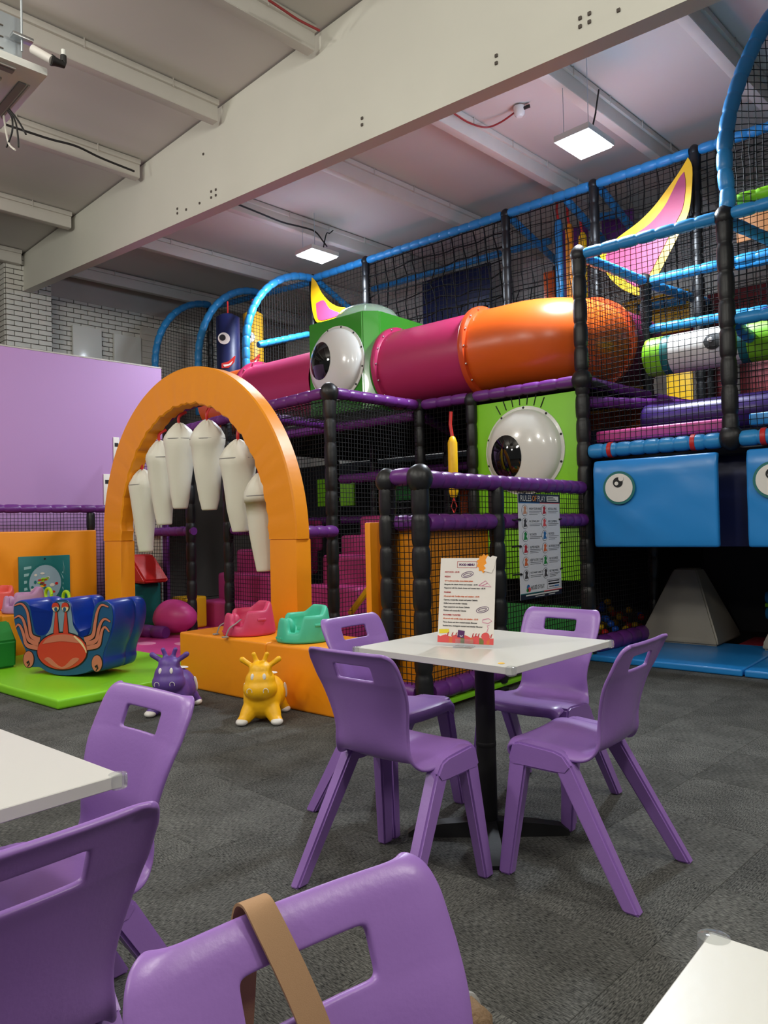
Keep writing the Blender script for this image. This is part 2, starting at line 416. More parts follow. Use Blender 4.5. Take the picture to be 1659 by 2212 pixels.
for k in range(23):
    z = 3.66+k*CH
    t = tl
    wd = tr-tl; cuts = [0, LP/2, LP*1.5, LP*2.5, wd] if k % 2 else [0, LP, LP*2, wd]
    cuts = [c for c in cuts if c <= wd]
    if cuts[-1] < wd: cuts.append(wd)
    for a, b in zip(cuts, cuts[1:]):
        if b-a < .03: continue
        brick_obj(bme, PIL, bld(SP+.004, tl+(a+b)/2, z), BROT, (b-a-.009)/.222)
    brick_obj(bme, PIL, bld((SP+SW)/2, tl-.006, z), BROT+PI/2, 1.3)
# boards and shuttered opening on the brick wall
def on_wall(x, y, s=SW): return at_p(x, y, bld(s, 0, 0), BS)
def wall_board(x0, y0, x1, label):
    a = on_wall(x0, y0); b = on_wall(x1, y0); bm = new()
    ta, tb_ = a.dot(B2), b.dot(B2); box(bm, bld(SW+.05, (ta+tb_)/2, a.z-.45), (.06, tb_-ta, .9), BROT, .008)
    o = obj('wall_board', bm, 'white'); return tag(o, label, 'board')
wall_board(153, 703, 215, 'square white board fixed on the brick wall nearest the pillar')
wall_board(242, 722, 300, 'square white board on the brick wall next to the shutter')
a = on_wall(301, 706); b = on_wall(420, 706)
bm = new(); box(bm, bld(SW+.03, (a.dot(B2)+b.dot(B2))/2, a.z-.5), (.04, b.dot(B2)-a.dot(B2), 1.0), BROT, .004); SH = obj('window_1', bm, 'plaster'); struct(SH, 'grey roller shutter in the brick wall')
for k in range(9):
    pb = new(); box(pb, bld(SW+.055, (a.dot(B2)+b.dot(B2))/2, a.z-.09-k*.1), (.02, b.dot(B2)-a.dot(B2)-.02, .085), BROT, .008); obj('slat', pb, 'plaster', SH)
# lilac partition
F0 = V(-8.69, 4.14, 0); SF = F0.dot(BS); SLI = SF-.4
tq = at_p(349, 798, bld(SLI, 0, 0), BS).dot(B2)
bm = new(); box(bm, bld(SLI-.06, (tq-1.5)/2, 1.72), (.12, tq+1.5, 3.44), BROT, .015); LW = obj('wall_partition', bm, 'lilac'); struct(LW, 'lilac painted partition wall')
bm = new(); box(bm, bld(SLI-.06, (tq-1.5)/2, 3.446), (.124, tq+1.5, .02), BROT, .004); obj('coping', bm, 'plaster', LW)
# back wall and far right wall
bm = new(); box(bm, (-5, 10.3, 2.72), (18, .2, 5.44)); WB = obj('wall_back', bm, 'brick'); struct(WB, 'grey rear wall behind the play frame')
bm = new(); box(bm, (-5, 10.17, 1.2), (18, .06, 2.4)); obj('shade_board', bm, 'shadedark', WB)  # dark board added behind the frame, interior shade put into its colour
# ---------------------------------------------------------------- ceiling fittings
def lamp(name, c, sx, sy, label):
    t = thing(name, label, 'ceiling light', c, BROT, 'hanging panel lights')
    bm = new(); box(bm, c+V(0, 0, .03), (sx, sy, .06), BROT, .008); obj('housing', bm, 'white', t)
    bm = new(); box(bm, c-V(0, 0, .008), (sx-.04, sy-.04, .014), BROT, .003); obj('diffuser', bm, 'lamp', t)
    for s in (-1, 1):
        bm = new(); p = c+BS*(s*sx*.35)-B2*(sy*.3); tube(bm, [p+V(0, 0, .06), V(p.x, p.y, ZR-.02)], .004, 6); obj('hanger', bm, 'galv', t)
    bm = new(); p = c+B2*(sy*.2)+V(0, 0, .06); tube(bm, spline([p, p+V(.06, .02, .25), p+V(.0, .15, .32), V(p.x+.02, p.y+.2, ZR-.1)]), .008, 6); obj('flex', bm, 'blackcable', t)
lamp('panel_light', LAMP1, .36, .48, 'bright panel light hanging above the blue arches')
lamp('panel_light', LAMP2, .36, .47, 'bright panel light hanging above the pink and yellow sail')
# smoke detector with its red cable
dp = at_z(1122, 242, ZR-.06); t = thing('smoke_detector', 'small white smoke detector on the ceiling with a black side fitting', 'detector', dp)
bm = new(); lathe(bm, [(.0, -.05), (.03, -.05), (.05, -.03), (.055, 0), (.06, .03), (.06, .05), (0, .05)], dp, sides=18); obj('body', bm, 'white', t)
bm = new(); tube(bm, [dp+V(.05, 0, .02), dp+V(.11, .02, .03)], .018, 8); obj('gland', bm, 'blackcable', t)
q = [at_z(x, y, z) for x, y, z in ((959, 230, ZR-.2), (985, 248, ZR-.15), (1015, 266, ZR-.12), (1050, 275, ZR-.1), (1080, 265, ZR-.08), (1112, 243, ZR-.05))]
bm = new(); tube(bm, spline(q), .009, 6); tag(obj('red_cable', bm, 'redcable'), 'sagging red cable running to the smoke detector', 'cable')
q = [at_z(x, y, ZR-.22) for x, y in ((580, 0), (610, 20), (645, 43), (690, 66))]
bm = new(); tube(bm, spline(q), .01, 6); tag(obj('red_cable', bm, 'redcable'), 'red cable clipped along a purlin at the top of the picture', 'cable')
q = [at_z(x, y, ZR-.25) for x, y in ((503, 437), (560, 460), (610, 480), (650, 490), (680, 500), (697, 520), (706, 532))]
bm = new(); tube(bm, spline(q), .011, 6); tag(obj('black_cable', bm, 'blackcable'), 'black cable looping down to the panel light above the blue arches', 'cable')
q = [at_z(x, y, ZR-.24) for x, y in ((-30, 255), (60, 285), (110, 301), (165, 316), (220, 342), (290, 370))]
bm = new(); tube(bm, spline(q), .011, 6); tag(obj('black_cable', bm, 'blackcable'), 'black cable running along a purlin under the air conditioner', 'cable')
# ceiling cassette air conditioner, top left
ac = at_z(104, 163, 4.0); s0, t0_ = ac.dot(BS), ac.dot(B2)
AC = thing('air_conditioner', 'white and silver cassette air conditioner hanging in the top left corner', 'air conditioner', bld(s0-.42, t0_-.42, 4.0), BROT)
bm = new(); box(bm, bld(s0-.42, t0_-.42, 4.02), (.84, .84, .05), BROT, .012); obj('fascia', bm, 'white', AC)
bm = new(); box(bm, bld(s0-.42, t0_-.42, 4.2), (.62, .62, .3), BROT, .008); bd = obj('casing', bm, 'galv', AC)
for k in range(3):
    pb = new(); box(pb, bld(s0-.105, t0_-.42, 4.12+k*.07), (.006, .4, .006), BROT); obj('seam', pb, 'mortar', bd)
bm = new(); box(bm, bld(s0-.42, t0_-.42, 3.992), (.44, .44, .02), BROT, .004); obj('intake_grille', bm, 'plaster', AC)
for ds, dt in ((.33, 0), (-.33, 0), (0, .33), (0, -.33)):
    bm = new(); box(bm, bld(s0-.42+ds, t0_-.42+dt, 3.992), (.5 if dt else .045, .5 if ds else .045, .012), BROT, .003); obj('air_slot', bm, 'strap', AC)
    bm = new(); box(bm, bld(s0-.42+ds*1.12, t0_-.42+dt*1.12, 3.992), (.5 if dt else .012, .5 if ds else .012, .014), BROT, .003); obj('air_vane', bm, 'plaster', AC)
rp = bld(s0-.06, t0_-.13, 4.22)
bm = new(); tube(bm, [rp-V(0, 0, .1), V(rp.x, rp.y, ZR)], .007, 6); obj('hanger_rod', bm, 'galv', AC)
bm = new(); box(bm, rp-V(0, 0, .02), (.06, .12, .02), BROT, .004); obj('bracket', bm, 'metal', AC)
q0 = at_p(70, 106, bld(0, t0_-.1, 0), B2); q1 = at_p(112, 130, bld(0, t0_-.02, 0), B2); q2 = at_p(137, 140, bld(0, t0_+.05, 0), B2); q3 = at_p(137, 108, bld(0, t0_+.05, 0), B2)
bm = new(); tube(bm, [q0, q1], .026, 12); obj('pipe_insulation', bm, 'lam_edge', AC)
bm = new(); tube(bm, [q1-(q1-q0)*.02, q1+(q2-q1)*.3, q2, q2+(q3-q2)*.2, q2+(q3-q2)*.62], [.034, .026, .02, .019, .018], 10); obj('taped_elbow', bm, 'blackcable', AC)
bm = new(); tube(bm, [q2+(q3-q2)*.6, q3], .014, 10); obj('pipe_stub', bm, 'white', AC)
e0 = bld(s0-.75, t0_-.02, 4.0)
for k, (pts, m_) in enumerate(((((17, 240), (26, 256), (26, 285), (14, 318)), 'blackcable'), (((19, 238), (33, 262), (39, 296), (40, 318)), 'blackcable'), (((20, 236), (40, 262), (56, 290)), 'blackcable'), (((8, 250), (14, 290), (20, 312), (33, 324)), 'whitecable'))):
    bm = new(); tube(bm, spline([at_p(x, y, bld(0, t0_-.1, 0), B2) for x, y in pts]), .006, 6); obj('loose_wire', bm, m_, AC)
# ================================================================ TABLES AND CHAIRS
def cat_rom(pts, n): return spline([V(*p, 0) if len(p) == 2 else V(*p) for p in pts], n)
def make_chair():
    root = thing('plastic_chair', None, None)
    # profile (forward y, height z, half width, wrap, name of zone)
    prof = [(.458, .405, .178), (.462, .425, .186), (.452, .441, .192), (.42, .447, .196), (.36, .446, .2), (.29, .440, .2), (.225, .432, .196), (.175, .431, .186),
            (.142, .446, .172), (.122, .475, .163), (.112, .515, .16), (.105, .56, .163), (.096, .605, .174), (.084, .65, .184), (.075, .682, .189), (.066, .702, .191), (.064, .709, .192), (.059, .7225, .192), (.055, .734, .192), (.051, .7455, .192), (.046, .759, .192), (.043, .766, .191),
            (.036, .785, .186), (.031, .797, .176), (.028, .803, .158)]
    us = [-1, -.955, -.86, -.66, -.445, -.41, -.31, -.13, .13, .31, .41, .445, .66, .86, .955, 1]
    bm = new(); G = []
    for (f, z, hw) in prof:
        seat = max(0., min(1., (.47-z)/.04)) if f > .14 else 0.
        back = 1-seat; row = []
        for u in us:
            a = abs(u); ff, zz = f, z
            if seat > 0:
                zz += seat*(.010*a**2-.030*max(0, (a-.86)/.14)**1.5)
            if back > 0:
                ff += back*(.036*a**2.2*(.6 if z < .5 else max(.3, min(1., 1-(z-.64)/.16*.7))))
                ff -= back*.014*max(0, (a-.9)/.1)
            row.append(bm.verts.new((u*hw, ff, zz)))
        G.append(row)
    for k in (-1, -2):       # rolled top edge
        for v in G[k]: v.co.y -= .005*(3+k)
    hole = (16,)
    for i in range(len(prof)-1):
        for j in range(len(us)-1):
            if 16 <= i < 20 and 5 <= j < 10: continue
            bm.faces.new((G[i][j], G[i][j+1], G[i+1][j+1], G[i+1][j]))
    bmesh.ops.recalc_face_normals(bm, faces=bm.faces[:])
    sh = obj('seat_shell', bm, 'chair', root, local=True)
    bake(sh, [('SOLIDIFY', dict(thickness=.013, offset=0.)), ('SUBSURF', dict(levels=2, render_levels=2))])
    for sx in (-1, 1):
        # saddle joining the two legs of a side under the seat
        bm = new()
        out = [(.432, .425), (.425, .447), (.40, .455), (.27, .447), (.235, .437), (.205, .40), (.225, .375), (.262, .372), (.395, .372), (.425, .37), (.445, .385)]
        prism(bm, [V(sx*.168, y, z) for y, z in out], V(sx*.05, 0, 0))
        bmesh.ops.bevel(bm, geom=[e for e in bm.edges], offset=.007, segments=2, affect='EDGES')
        obj('side_frame', bm, 'chair', root, local=True, ang=50)
        for fr in (1, 0):
            top = V(sx*.19, .405, .405) if fr else V(sx*.19, .243, .405); ft = V(sx*.226, .452, 0) if fr else V(sx*.226, .005, 0)
            hy0, hy1 = (.034, .024) if fr else (.036, .027); hx0, hx1 = .024, .02
            bm = new(); rings = []
            for q in (0, .5, 1):
                c = top.lerp(ft, q); hy = hy0+(hy1-hy0)*q; hx = hx0+(hx1-hx0)*q
                rings.append([bm.verts.new(c+V(a*hx, b*hy, 0)) for a, b in ((-1, -1), (1, -1), (1, 1), (-1, 1))])
            for i in range(2):
                for k in range(4): bm.faces.new((rings[i][k], rings[i][(k+1) % 4], rings[i+1][(k+1) % 4], rings[i+1][k]))
            bm.faces.new(rings[0]); bm.faces.new(rings[2][::-1])
            bmesh.ops.recalc_face_normals(bm, faces=bm.faces[:])
            bmesh.ops.bevel(bm, geom=[e for e in bm.edges if abs((e.verts[0].co-e.verts[1].co).z) > .01 or e.verts[0].co.z < .001], offset=.007, segments=2, affect='EDGES')
            obj('leg', bm, 'chair', root, local=True, ang=50)
    return root
def copy_tree(o, parent=None):
    c = o.copy(); COL.objects.link(c); c.parent = parent
    for ch in [x for x in bpy.data.objects if x.parent == o]: copy_tree(ch, c)
    return c
chair0 = make_chair(); CHG = 'purple plastic chairs around the white tables'
for i, (x, y, rz, lab) in enumerate((
    (-1.667, 1.72, 0, 'purple plastic chair at the menu table, its back turned to the viewer'),
    (-.945, 2.465, 90, 'purple plastic chair on the right side of the menu table, seen from the side'),
    (-2.35, 2.452, -90, 'purple plastic chair on the left side of the menu table, half hidden behind another chair'),
    (-1.64, 3.195, 180, 'purple plastic chair on the far side of the menu table, below the rules banner'),
    (-1.69, 1.085, 180, 'purple plastic chair behind the left white table, in front of the purple cow'),
    (-.965, .45, 90, 'purple plastic chair cut off by the lower left corner, back towards the viewer'),
    (-.635, .55, -100, 'purple plastic chair in the foreground with a tan strap over its back'))):
    c = chair0 if i == 0 else copy_tree(chair0)
    c.location = (x, y, 0); c.rotation_euler = (0, 0, math.radians(rz)); tag(c, lab, 'chair', CHG)
def make_table(cx, cy, sx, sy, rz, label, zt=.735):
    t = thing('cafe_table', label, 'table', (cx, cy, 0), rz, 'white cafe tables')
    bm = new(); box(bm, (0, 0, zt-.0125), (sx, sy, .025), bev=.0015, seg=1)
    bm.faces.ensure_lookup_table()
    for f in bm.faces:
        if abs(f.normal.z) < .5: f.material_index = 1
    bm.normal_update()
    for f in bm.faces: f.material_index = 0 if abs(f.normal.z) > .7 else 1
    obj('tabletop', bm, ['white_lam', 'lam_edge'], t, local=True, ang=20)
    for a in (-1, 1):
        for b in (-1, 1):
            bm = new(); p = V(a*(sx/2-.006), b*(sy/2-.006), zt-.0125)
            lathe(bm, [(0, -.015), (.013, -.015), (.0175, -.0125), (.0185, 0), (.0175, .0128), (.013, .0148), (0, .015)], p, sides=16)
            obj('corner_guard', bm, 'acrylic', t, local=True)
    bm = new(); lathe(bm, [(.0, .05), (.038, .05), (.038, zt-.03), (0, zt-.03)], sides=20); obj('pole', bm, 'black_metal', t, local=True)
    bm = new(); lathe(bm, [(.0385, .34), (.0395, .342), (.0395, .356), (.0385, .358)], sides=20); obj('pole_seam', bm, 'black_metal', t, local=True)
    bm = new(); box(bm, (0, 0, zt-.032), (.28, .28, .012), bev=.003); obj('top_bracket', bm, 'black_metal', t, local=True)
    for k in range(4):
        bm = new(); d = V(math.cos(k*PI/2+.72), math.sin(k*PI/2+.72), 0); n_ = V(-d.y, d.x, 0); R = .31; v = []
        for q, hw, h in ((0, .036, .062), (.55, .034, .05), (.9, .03, .036), (1, .026, .014)):
            c = d*(R*q); v.append([bm.verts.new(c+n_*hw), bm.verts.new(c+n_*(hw*.8)+V(0, 0, h)), bm.verts.new(c-n_*(hw*.8)+V(0, 0, h)), bm.verts.new(c-n_*hw)])
        for i in range(3):
            for j in range(4): bm.faces.new((v[i][j], v[i][(j+1) % 4], v[i+1][(j+1) % 4], v[i+1][j]))
        bm.faces.new(v[0]); bm.faces.new(v[3][::-1]); bmesh.ops.recalc_face_normals(bm, faces=bm.faces[:])
        obj('base_arm', bm, 'black_metal', t, local=True, ang=50)
    return t
make_table(-1.625, 2.475, .72, .70, math.radians(-2.5), 'square white cafe table holding the food menu')
make_table(-1.70, .41, .72, .72, 0, 'white cafe table cut off by the left edge of the picture')
make_table(.075, .52, .72, .72, 0, 'white cafe table whose corner shows at the lower right')
p = at_z(1083, 1433, .7356); bm = new(); lathe(bm, [(0, 0), (.0115, 0), (.0115, .0012), (0, .0012)], p, sides=24); tag(obj('round_sticker', bm, 'yellow'), 'small round yellow sticker near the corner of the menu table', 'sticker')
# ---- menu in its clear stand
A = at_z(945, 1387, .748); Bp = at_z(1066, 1394, .748); ex = (Bp-A).normalized(); mwid = (Bp-A).length; mh = mwid*1.43
mid = (A+Bp)/2; MEN = thing('menu_card', 'white food menu card with colourful printed border standing on the table', 'menu', V(mid.x, mid.y, .735))
ez = V(0, 0, 1)*.985+ex.cross(V(0, 0, 1))*(-.16); ez.normalize()
fm = frame_uv(A, ex, ez); nrm = fm.to_3x3() @ V(0, 0, 1)
bm = new(); prism(bm, [fm @ V(x, y, -.001) for x, y in rect(0, 0, mwid, mh)], nrm*.001); obj('card', bm, 'paper', MEN, ang=0)
U = mwid/200.
def mpt(x, y): return Matrix.Translation(nrm*.0006) @ fm @ Matrix.Translation(V(x*U, mh-y*U, 0))
K['mred'] = mat('red_print', (186, 40, 50), .6); K['mor'] = mat('orange_print', (220, 110, 60), .6); K['mpur'] = mat('purple_print', (86, 34, 96), .6); K['mink'] = mat('grey_print', (70, 66, 66), .6); K['mpink'] = mat('pink_print', (214, 120, 160), .6); K['mgreen'] = mat('olive_print', (116, 120, 60), .6); K['mcoral'] = mat('coral_print', (224, 84, 84), .6); K['myel'] = mat('yellow_print', (236, 214, 50), .6)
textmesh('title', 'FOOD MENU', mpt(69, 26), 10.2*U, 'mpur', MEN, sx=.92, bold=.0005)
bm = new(); q = mpt(0, 0)
for x0, y0, x1, y1 in ((62, 11, 133, 12.2), (62, 32, 133, 33.2), (62, 11, 63.2, 33.2), (131.8, 11, 133, 33.2)): plate(bm, q, [(x0*U, -y1*U), (x1*U, -y1*U), (x1*U, -y0*U), (x0*U, -y0*U)], .0003)
obj('title_box', bm, 'mred', MEN, ang=0)
for (x, y, s_, m_, sz) in ((17, 50, 'HOT DOG - £4.95', 'mred', 7.2), (17, 66, 'PIZZAS', 'mred', 7.2), (17, 80, '12" Traditional Italian stone baked pizzas', 'mor', 6.6), (17, 92, 'Margarita the classic cheese and tomato - £7.95', 'mink', 6.6), (17, 104, 'Pepperoni with the classic cheese and tomato base - £8.95', 'mink', 6.6),
    (17, 119, 'PANINIS', 'mred', 7.2), (17, 132, 'All served with Tortilla crisps and coleslaw - £4.95', 'mor', 6.6), (17, 144, 'Caprese, mozzarella, tomato and pesto Ciabatta', 'mink', 6.6), (17, 156, 'Grilled tuna and cheddar Ciabatta', 'mink', 6.6), (17, 168, 'Vegan pepperoni and cheese Ciabatta', 'mink', 6.6), (17, 180, 'Chicken and mozzarella Ciabatta', 'mink', 6.6),
    (17, 195, 'BLOOMER TOASTIES', 'mred', 7.2), (17, 207, 'All served with tortilla crisps and coleslaw - £3.95', 'mor', 6.6), (17, 219, 'Three cheese and slow roasted tomato Bloomer', 'mink', 6.6), (17, 231, 'Smoked ham, wholegrain mustard and cheddar Bloomer', 'mink', 6.6)):
    textmesh('menu_line', s_, mpt(x, y), sz*U, m_, MEN, sx=.95, bold=.00015)
def mplate(name, pts, m_, th=.0003): 
    bm = new(); plate(bm, mpt(0, 0), [(x*U, -y*U) for x, y in pts], th); return obj(name, bm, m_, MEN, ang=0)
mplate('border_band', [(0, 262)]+[(k*10, 262+4*math.sin(k*1.7)) for k in range(1, 20)]+[(200, 264), (200, 285.5), (0, 285.5)], 'mcoral')
for k, (x, w_) in enumerate(((42, 12), (84, 14), (118, 10), (150, 16), (176, 10))): mplate('border_patch', rect(x, 266, x+w_, 285), 'mgreen' if k % 2 else 'mor', .0004)
mplate('printed_blob', [(4, 242), (40, 240), (42, 252), (6, 256)], 'myel'); mplate('printed_block', [(74, 242), (98, 244), (96, 268), (72, 266)], 'mpur', .0006); mplate('printed_smile', [(80, 258), (86, 262), (92, 258), (90, 263), (82, 263)], 'print_white', .0008)
mplate('printed_disc', oval(172, 260, 14, 14), 'mcoral', .0006)
for x in (34, 50, 64, 124, 134, 144, 156, 188): mplate('printed_sprout', [(x, 262), (x+3, 252), (x+8, 250), (x+5, 255), (x+4, 263)], 'mred', .0005)
for x, y in ((100, 56), (158, 172)):
    bm = new(); ang_ = .25
    for rx, ry, m0 in ((22, 9, 0), (15, 4, 1)):
        pts = [(x+rx*math.cos(a)*math.cos(ang_)+ry*math.sin(a)*math.sin(ang_), y-rx*math.cos(a)*math.sin(ang_)+ry*math.sin(a)*math.cos(ang_)) for a in [2*PI*k/22 for k in range(23)]]
        stroke(bm, mpt(0, 0), [(a*U, -b*U) for a, b in pts], 1.6*U, .0004)
    obj('roll_drawing', bm, 'mpur', MEN, ang=0)
bm = new()
for pts in ([(142, 92), (165, 76), (186, 96), (142, 92)], [(155, 92), (172, 84)], [(160, 205), (180, 200), (192, 208), (180, 216), (160, 214), (160, 205)], [(175, 246), (180, 232), (176, 224), (184, 222)]): stroke(bm, mpt(0, 0), [(a*U, -b*U) for a, b in pts], 1.8*U, .0004)
obj('snack_drawing', bm, 'mpink', MEN, ang=0)['kind'] = 'stuff'
bm = new(); sp = []
for k in range(22):
    a = 2*PI*k/22; r_ = 24 if k % 2 else 30; sp.append((160+r_*math.cos(a)*.95, 18+r_*math.sin(a)*1.1))
plate(bm, mpt(0, 0), [(x*U, -y*U) for x, y in sp], .0012); obj('orange_flash', bm, mat('orange_card', (250, 156, 30), .5), MEN, ang=0)
bm = new(); plate(bm, mpt(0, 0), [(x*U, -y*U) for x, y in ((172, -8), (180, -2), (188, -8), (204, -4), (198, 14), (196, 30), (186, 50), (168, 46), (158, 42), (166, 34), (158, 26), (168, 18), (164, 6))], .002); obj('pale_flash', bm, 'paper', MEN, ang=0)
bm = new(); base = mid-V(0, 0, 0); yy = ex.cross(V(0, 0, 1))
box(bm, V(mid.x, mid.y, .7385)+yy*(.01), (mwid*.32, .05, .005), M=Matrix((ex, V(0, 0, 1).cross(ex), V(0, 0, 1))).transposed(), bev=.001)
box(bm, V(mid.x, mid.y, .7535)+yy*(.006), (mwid*.32, .003, .026), M=Matrix((ex, V(0, 0, 1).cross(ex), V(0, 0, 1))).transposed(), bev=.001)
obj('clear_holder', bm, 'acrylic', MEN)
# ---- shoulder bag on the foreground chair
cm = Matrix.Translation(V(-.635, .55, 0)) @ Matrix.Rotation(math.radians(-100), 4, 'Z')
BAG = thing('shoulder_bag', 'tan strapped canvas bag hung over the foreground chair', 'bag', cm @ V(.05, .28, .45), math.radians(-100))
ts = at_z(590, 1985, .812); loc = cm.inverted() @ ts; lx = loc.x
def ribbon(bm, pts, wdir, wd, th):
    fr = [Vector(p) for p in pts]; n = len(fr); vs = []
    for i in range(n):
        d = (fr[min(i+1, n-1)]-fr[max(i-1, 0)]).normalized(); wv = (wdir-d*wdir.dot(d)).normalized(); nn = d.cross(wv)
        vs.append([bm.verts.new(fr[i]+wv*(a*wd/2)+nn*(b*th/2)) for a, b in ((-1, -1), (1, -1), (1, 1), (-1, 1))])
    for i in range(n-1):
        for k in range(4): bm.faces.new((vs[i][k], vs[i][(k+1) % 4], vs[i+1][(k+1) % 4], vs[i+1][k]))
    bm.faces.new(vs[0][::-1]); bm.faces.new(vs[-1])
bm = new(); ribbon(bm, spline([cm @ V(*p) for p in ((lx, -.045, .50), (lx, -.02, .62), (lx, -.002, .74), (lx, .006, .80), (lx, .024, .8165), (lx-.004, .044, .80), (lx-.028, .078, .72), (lx-.052, .11, .62), (lx-.075, .15, .54))], 6), cm.to_3x3() @ V(1, 0, 0), .032, .003)
obj('strap', bm, 'bagtan', BAG, ang=60)
bt = at_z(1025, 2178, .60); bl = cm.inverted() @ bt
bm = new(); box(bm, (0, 0, 0), (.26, .11, .15), bev=.04, seg=3)
bmesh.ops.subdivide_edges(bm, edges=bm.edges[:], cuts=2)
for v in bm.verts: v.co += noise.noise_vector(v.co*16)*.012
mb = cm @ Matrix.Translation(V(bl.x+.125, bl.y+.0, .549)); bmesh.ops.transform(bm, matrix=mb, verts=bm.verts); obj('bag_body', bm, 'bag', BAG, ang=60)
bm = new(); tube(bm, spline([cm @ V(bl.x-.008, bl.y+.0, .577), cm @ V(bl.x+.01, bl.y+.0, .619), cm @ V(bl.x+.10, bl.y+.0, .628), cm @ V(bl.x+.22, bl.y+.0, .622)]), .006, 8); obj('zip', bm, 'bagtrim', BAG)
# ================================================================ TODDLER CORNER
def post(par, x, y, z0, z1, r=.055, m='black', seg=.21):
    bm = new(); pad(bm, [(x, y, z0), (x, y, z1)], r, seg); return obj('post', bm, [m, 'cord'], par, ang=60)
def rail(par, p, q, m, r=.05, seg=.17, name='rail'):
    bm = new(); pad(bm, [p, q], r, seg); return obj(name, bm, [m, 'cord'], par, ang=60)
def joint(par, p, r=.075):
    bm = new(); ell(bm, p, (r, r, r*1.15), seg=14, ring=10)
    for v in bm.verts: v.co += noise.noise_vector(v.co*14)*.006
    return obj('joint_cover', bm, 'black', par)
def netp(par, a, b, c, d, du=.045, dv=.045, r=.0028, wob=.006, bow=0., m='net'):
    bm = new(); net(bm, a, b, c, d, du, dv, r, wob, bow); return obj('net', bm, m, par, ang=0)
def soft(name, c, s, m, label, cat, rz=0., bev=.025, group=None):
    bm = new(); box(bm, c, s, rz, bev, seg=3); o = obj(name, bm, m, ang=60); return tag(o, label, cat, group)
# ---- mats
soft('floor_mat', (-6.15, 3.17, .036), (2.2, 1.48, .07), 'lime', 'bright lime green foam mat under the crab rocker', 'mat', bev=.02)
PMAT = soft('floor_mat', (-6.3, 4.9, .025), (3.0, 1.9, .05), 'pinkv', 'pink foam mat with pale spots inside the orange arch', 'mat', bev=.018)
for x, y, r1, r2 in ((-6.55, 4.5, .16, .10), (-6.95, 4.28, .13, .09), (-5.9, 4.35, .14, .1)):
    bm = new(); lathe(bm, [(0, 0), (1, 0), (1, .004), (0, .004)], (x, y, .05), sides=24, M=Matrix.Diagonal((r1, r2, 1))); obj('spot', bm, 'pinkpale', PMAT)
# ---- arch
XA, AO, AI, ZO, ZI, ZS = -5.80, 1.465, 1.128, 1.57, 1.235, 1.12
YA0, YA1 = 4.0, 4.15
ARCH = thing('mouth_arch', 'tall orange padded arch with white teeth hanging in it', 'arch', (XA, 4.08, 0))
for sg in (-1, 1):
    bm = new(); n = 40; R = []
    for k in range(n+1):
        a = PI/2*k/n; rip = .008*math.sin(k*2.3)+.005*math.sin(k*5.1)
        co, si = math.cos(a), math.sin(a)
        po = V(XA+sg*AO*co, 0, ZS+ZO*si); pi_ = V(XA+sg*(AI+rip)*co, 0, ZS+(ZI+rip)*si)
        d = (po-pi_).normalized()*.012
        ring = [(po-d, YA0), (po, YA0+.012), (po, YA1-.012), (po-d, YA1), (pi_+d, YA1), (pi_, YA1-.012), (pi_, YA0+.012), (pi_+d, YA0), (po.lerp(pi_, .66), YA0+rip*.9), (po.lerp(pi_, .33), YA0+rip*.35)]
        R.append([bm.verts.new((q.x, y, q.z)) for q, y in ring])
    for k in range(n):
        for j in range(10): bm.faces.new((R[k][j], R[k][(j+1) % 10], R[k+1][(j+1) % 10], R[k+1][j]))
    bm.faces.new(R[0]); bm.faces.new(R[n][::-1]); bmesh.ops.recalc_face_normals(bm, faces=bm.faces[:])
    obj('arch_pad', bm, 'orange', ARCH, ang=32)
    bm = new(); box(bm, (XA+sg*(AO+AI)/2, 4.085, ZS/2), (AO-AI-.02, .16, ZS), bev=.012, seg=2); obj('leg_pad', bm, 'orange', ARCH, ang=35)
# purple tube frame behind the arch
bm = new(); pad(bm, [V(-6.0+1.38*math.cos(a), 4.3, ZS+.05+(ZI+.04)*math.sin(a)) for a in [PI*k/40 for k in range(41)]], .055, .17); obj('curved_rail', bm, ['purple', 'cord'], ARCH, ang=60)
for sg in (-1, 1): post(ARCH, -6.0+sg*1.38, 4.3, 0.05 if sg < 0 else 0, ZS+.08)
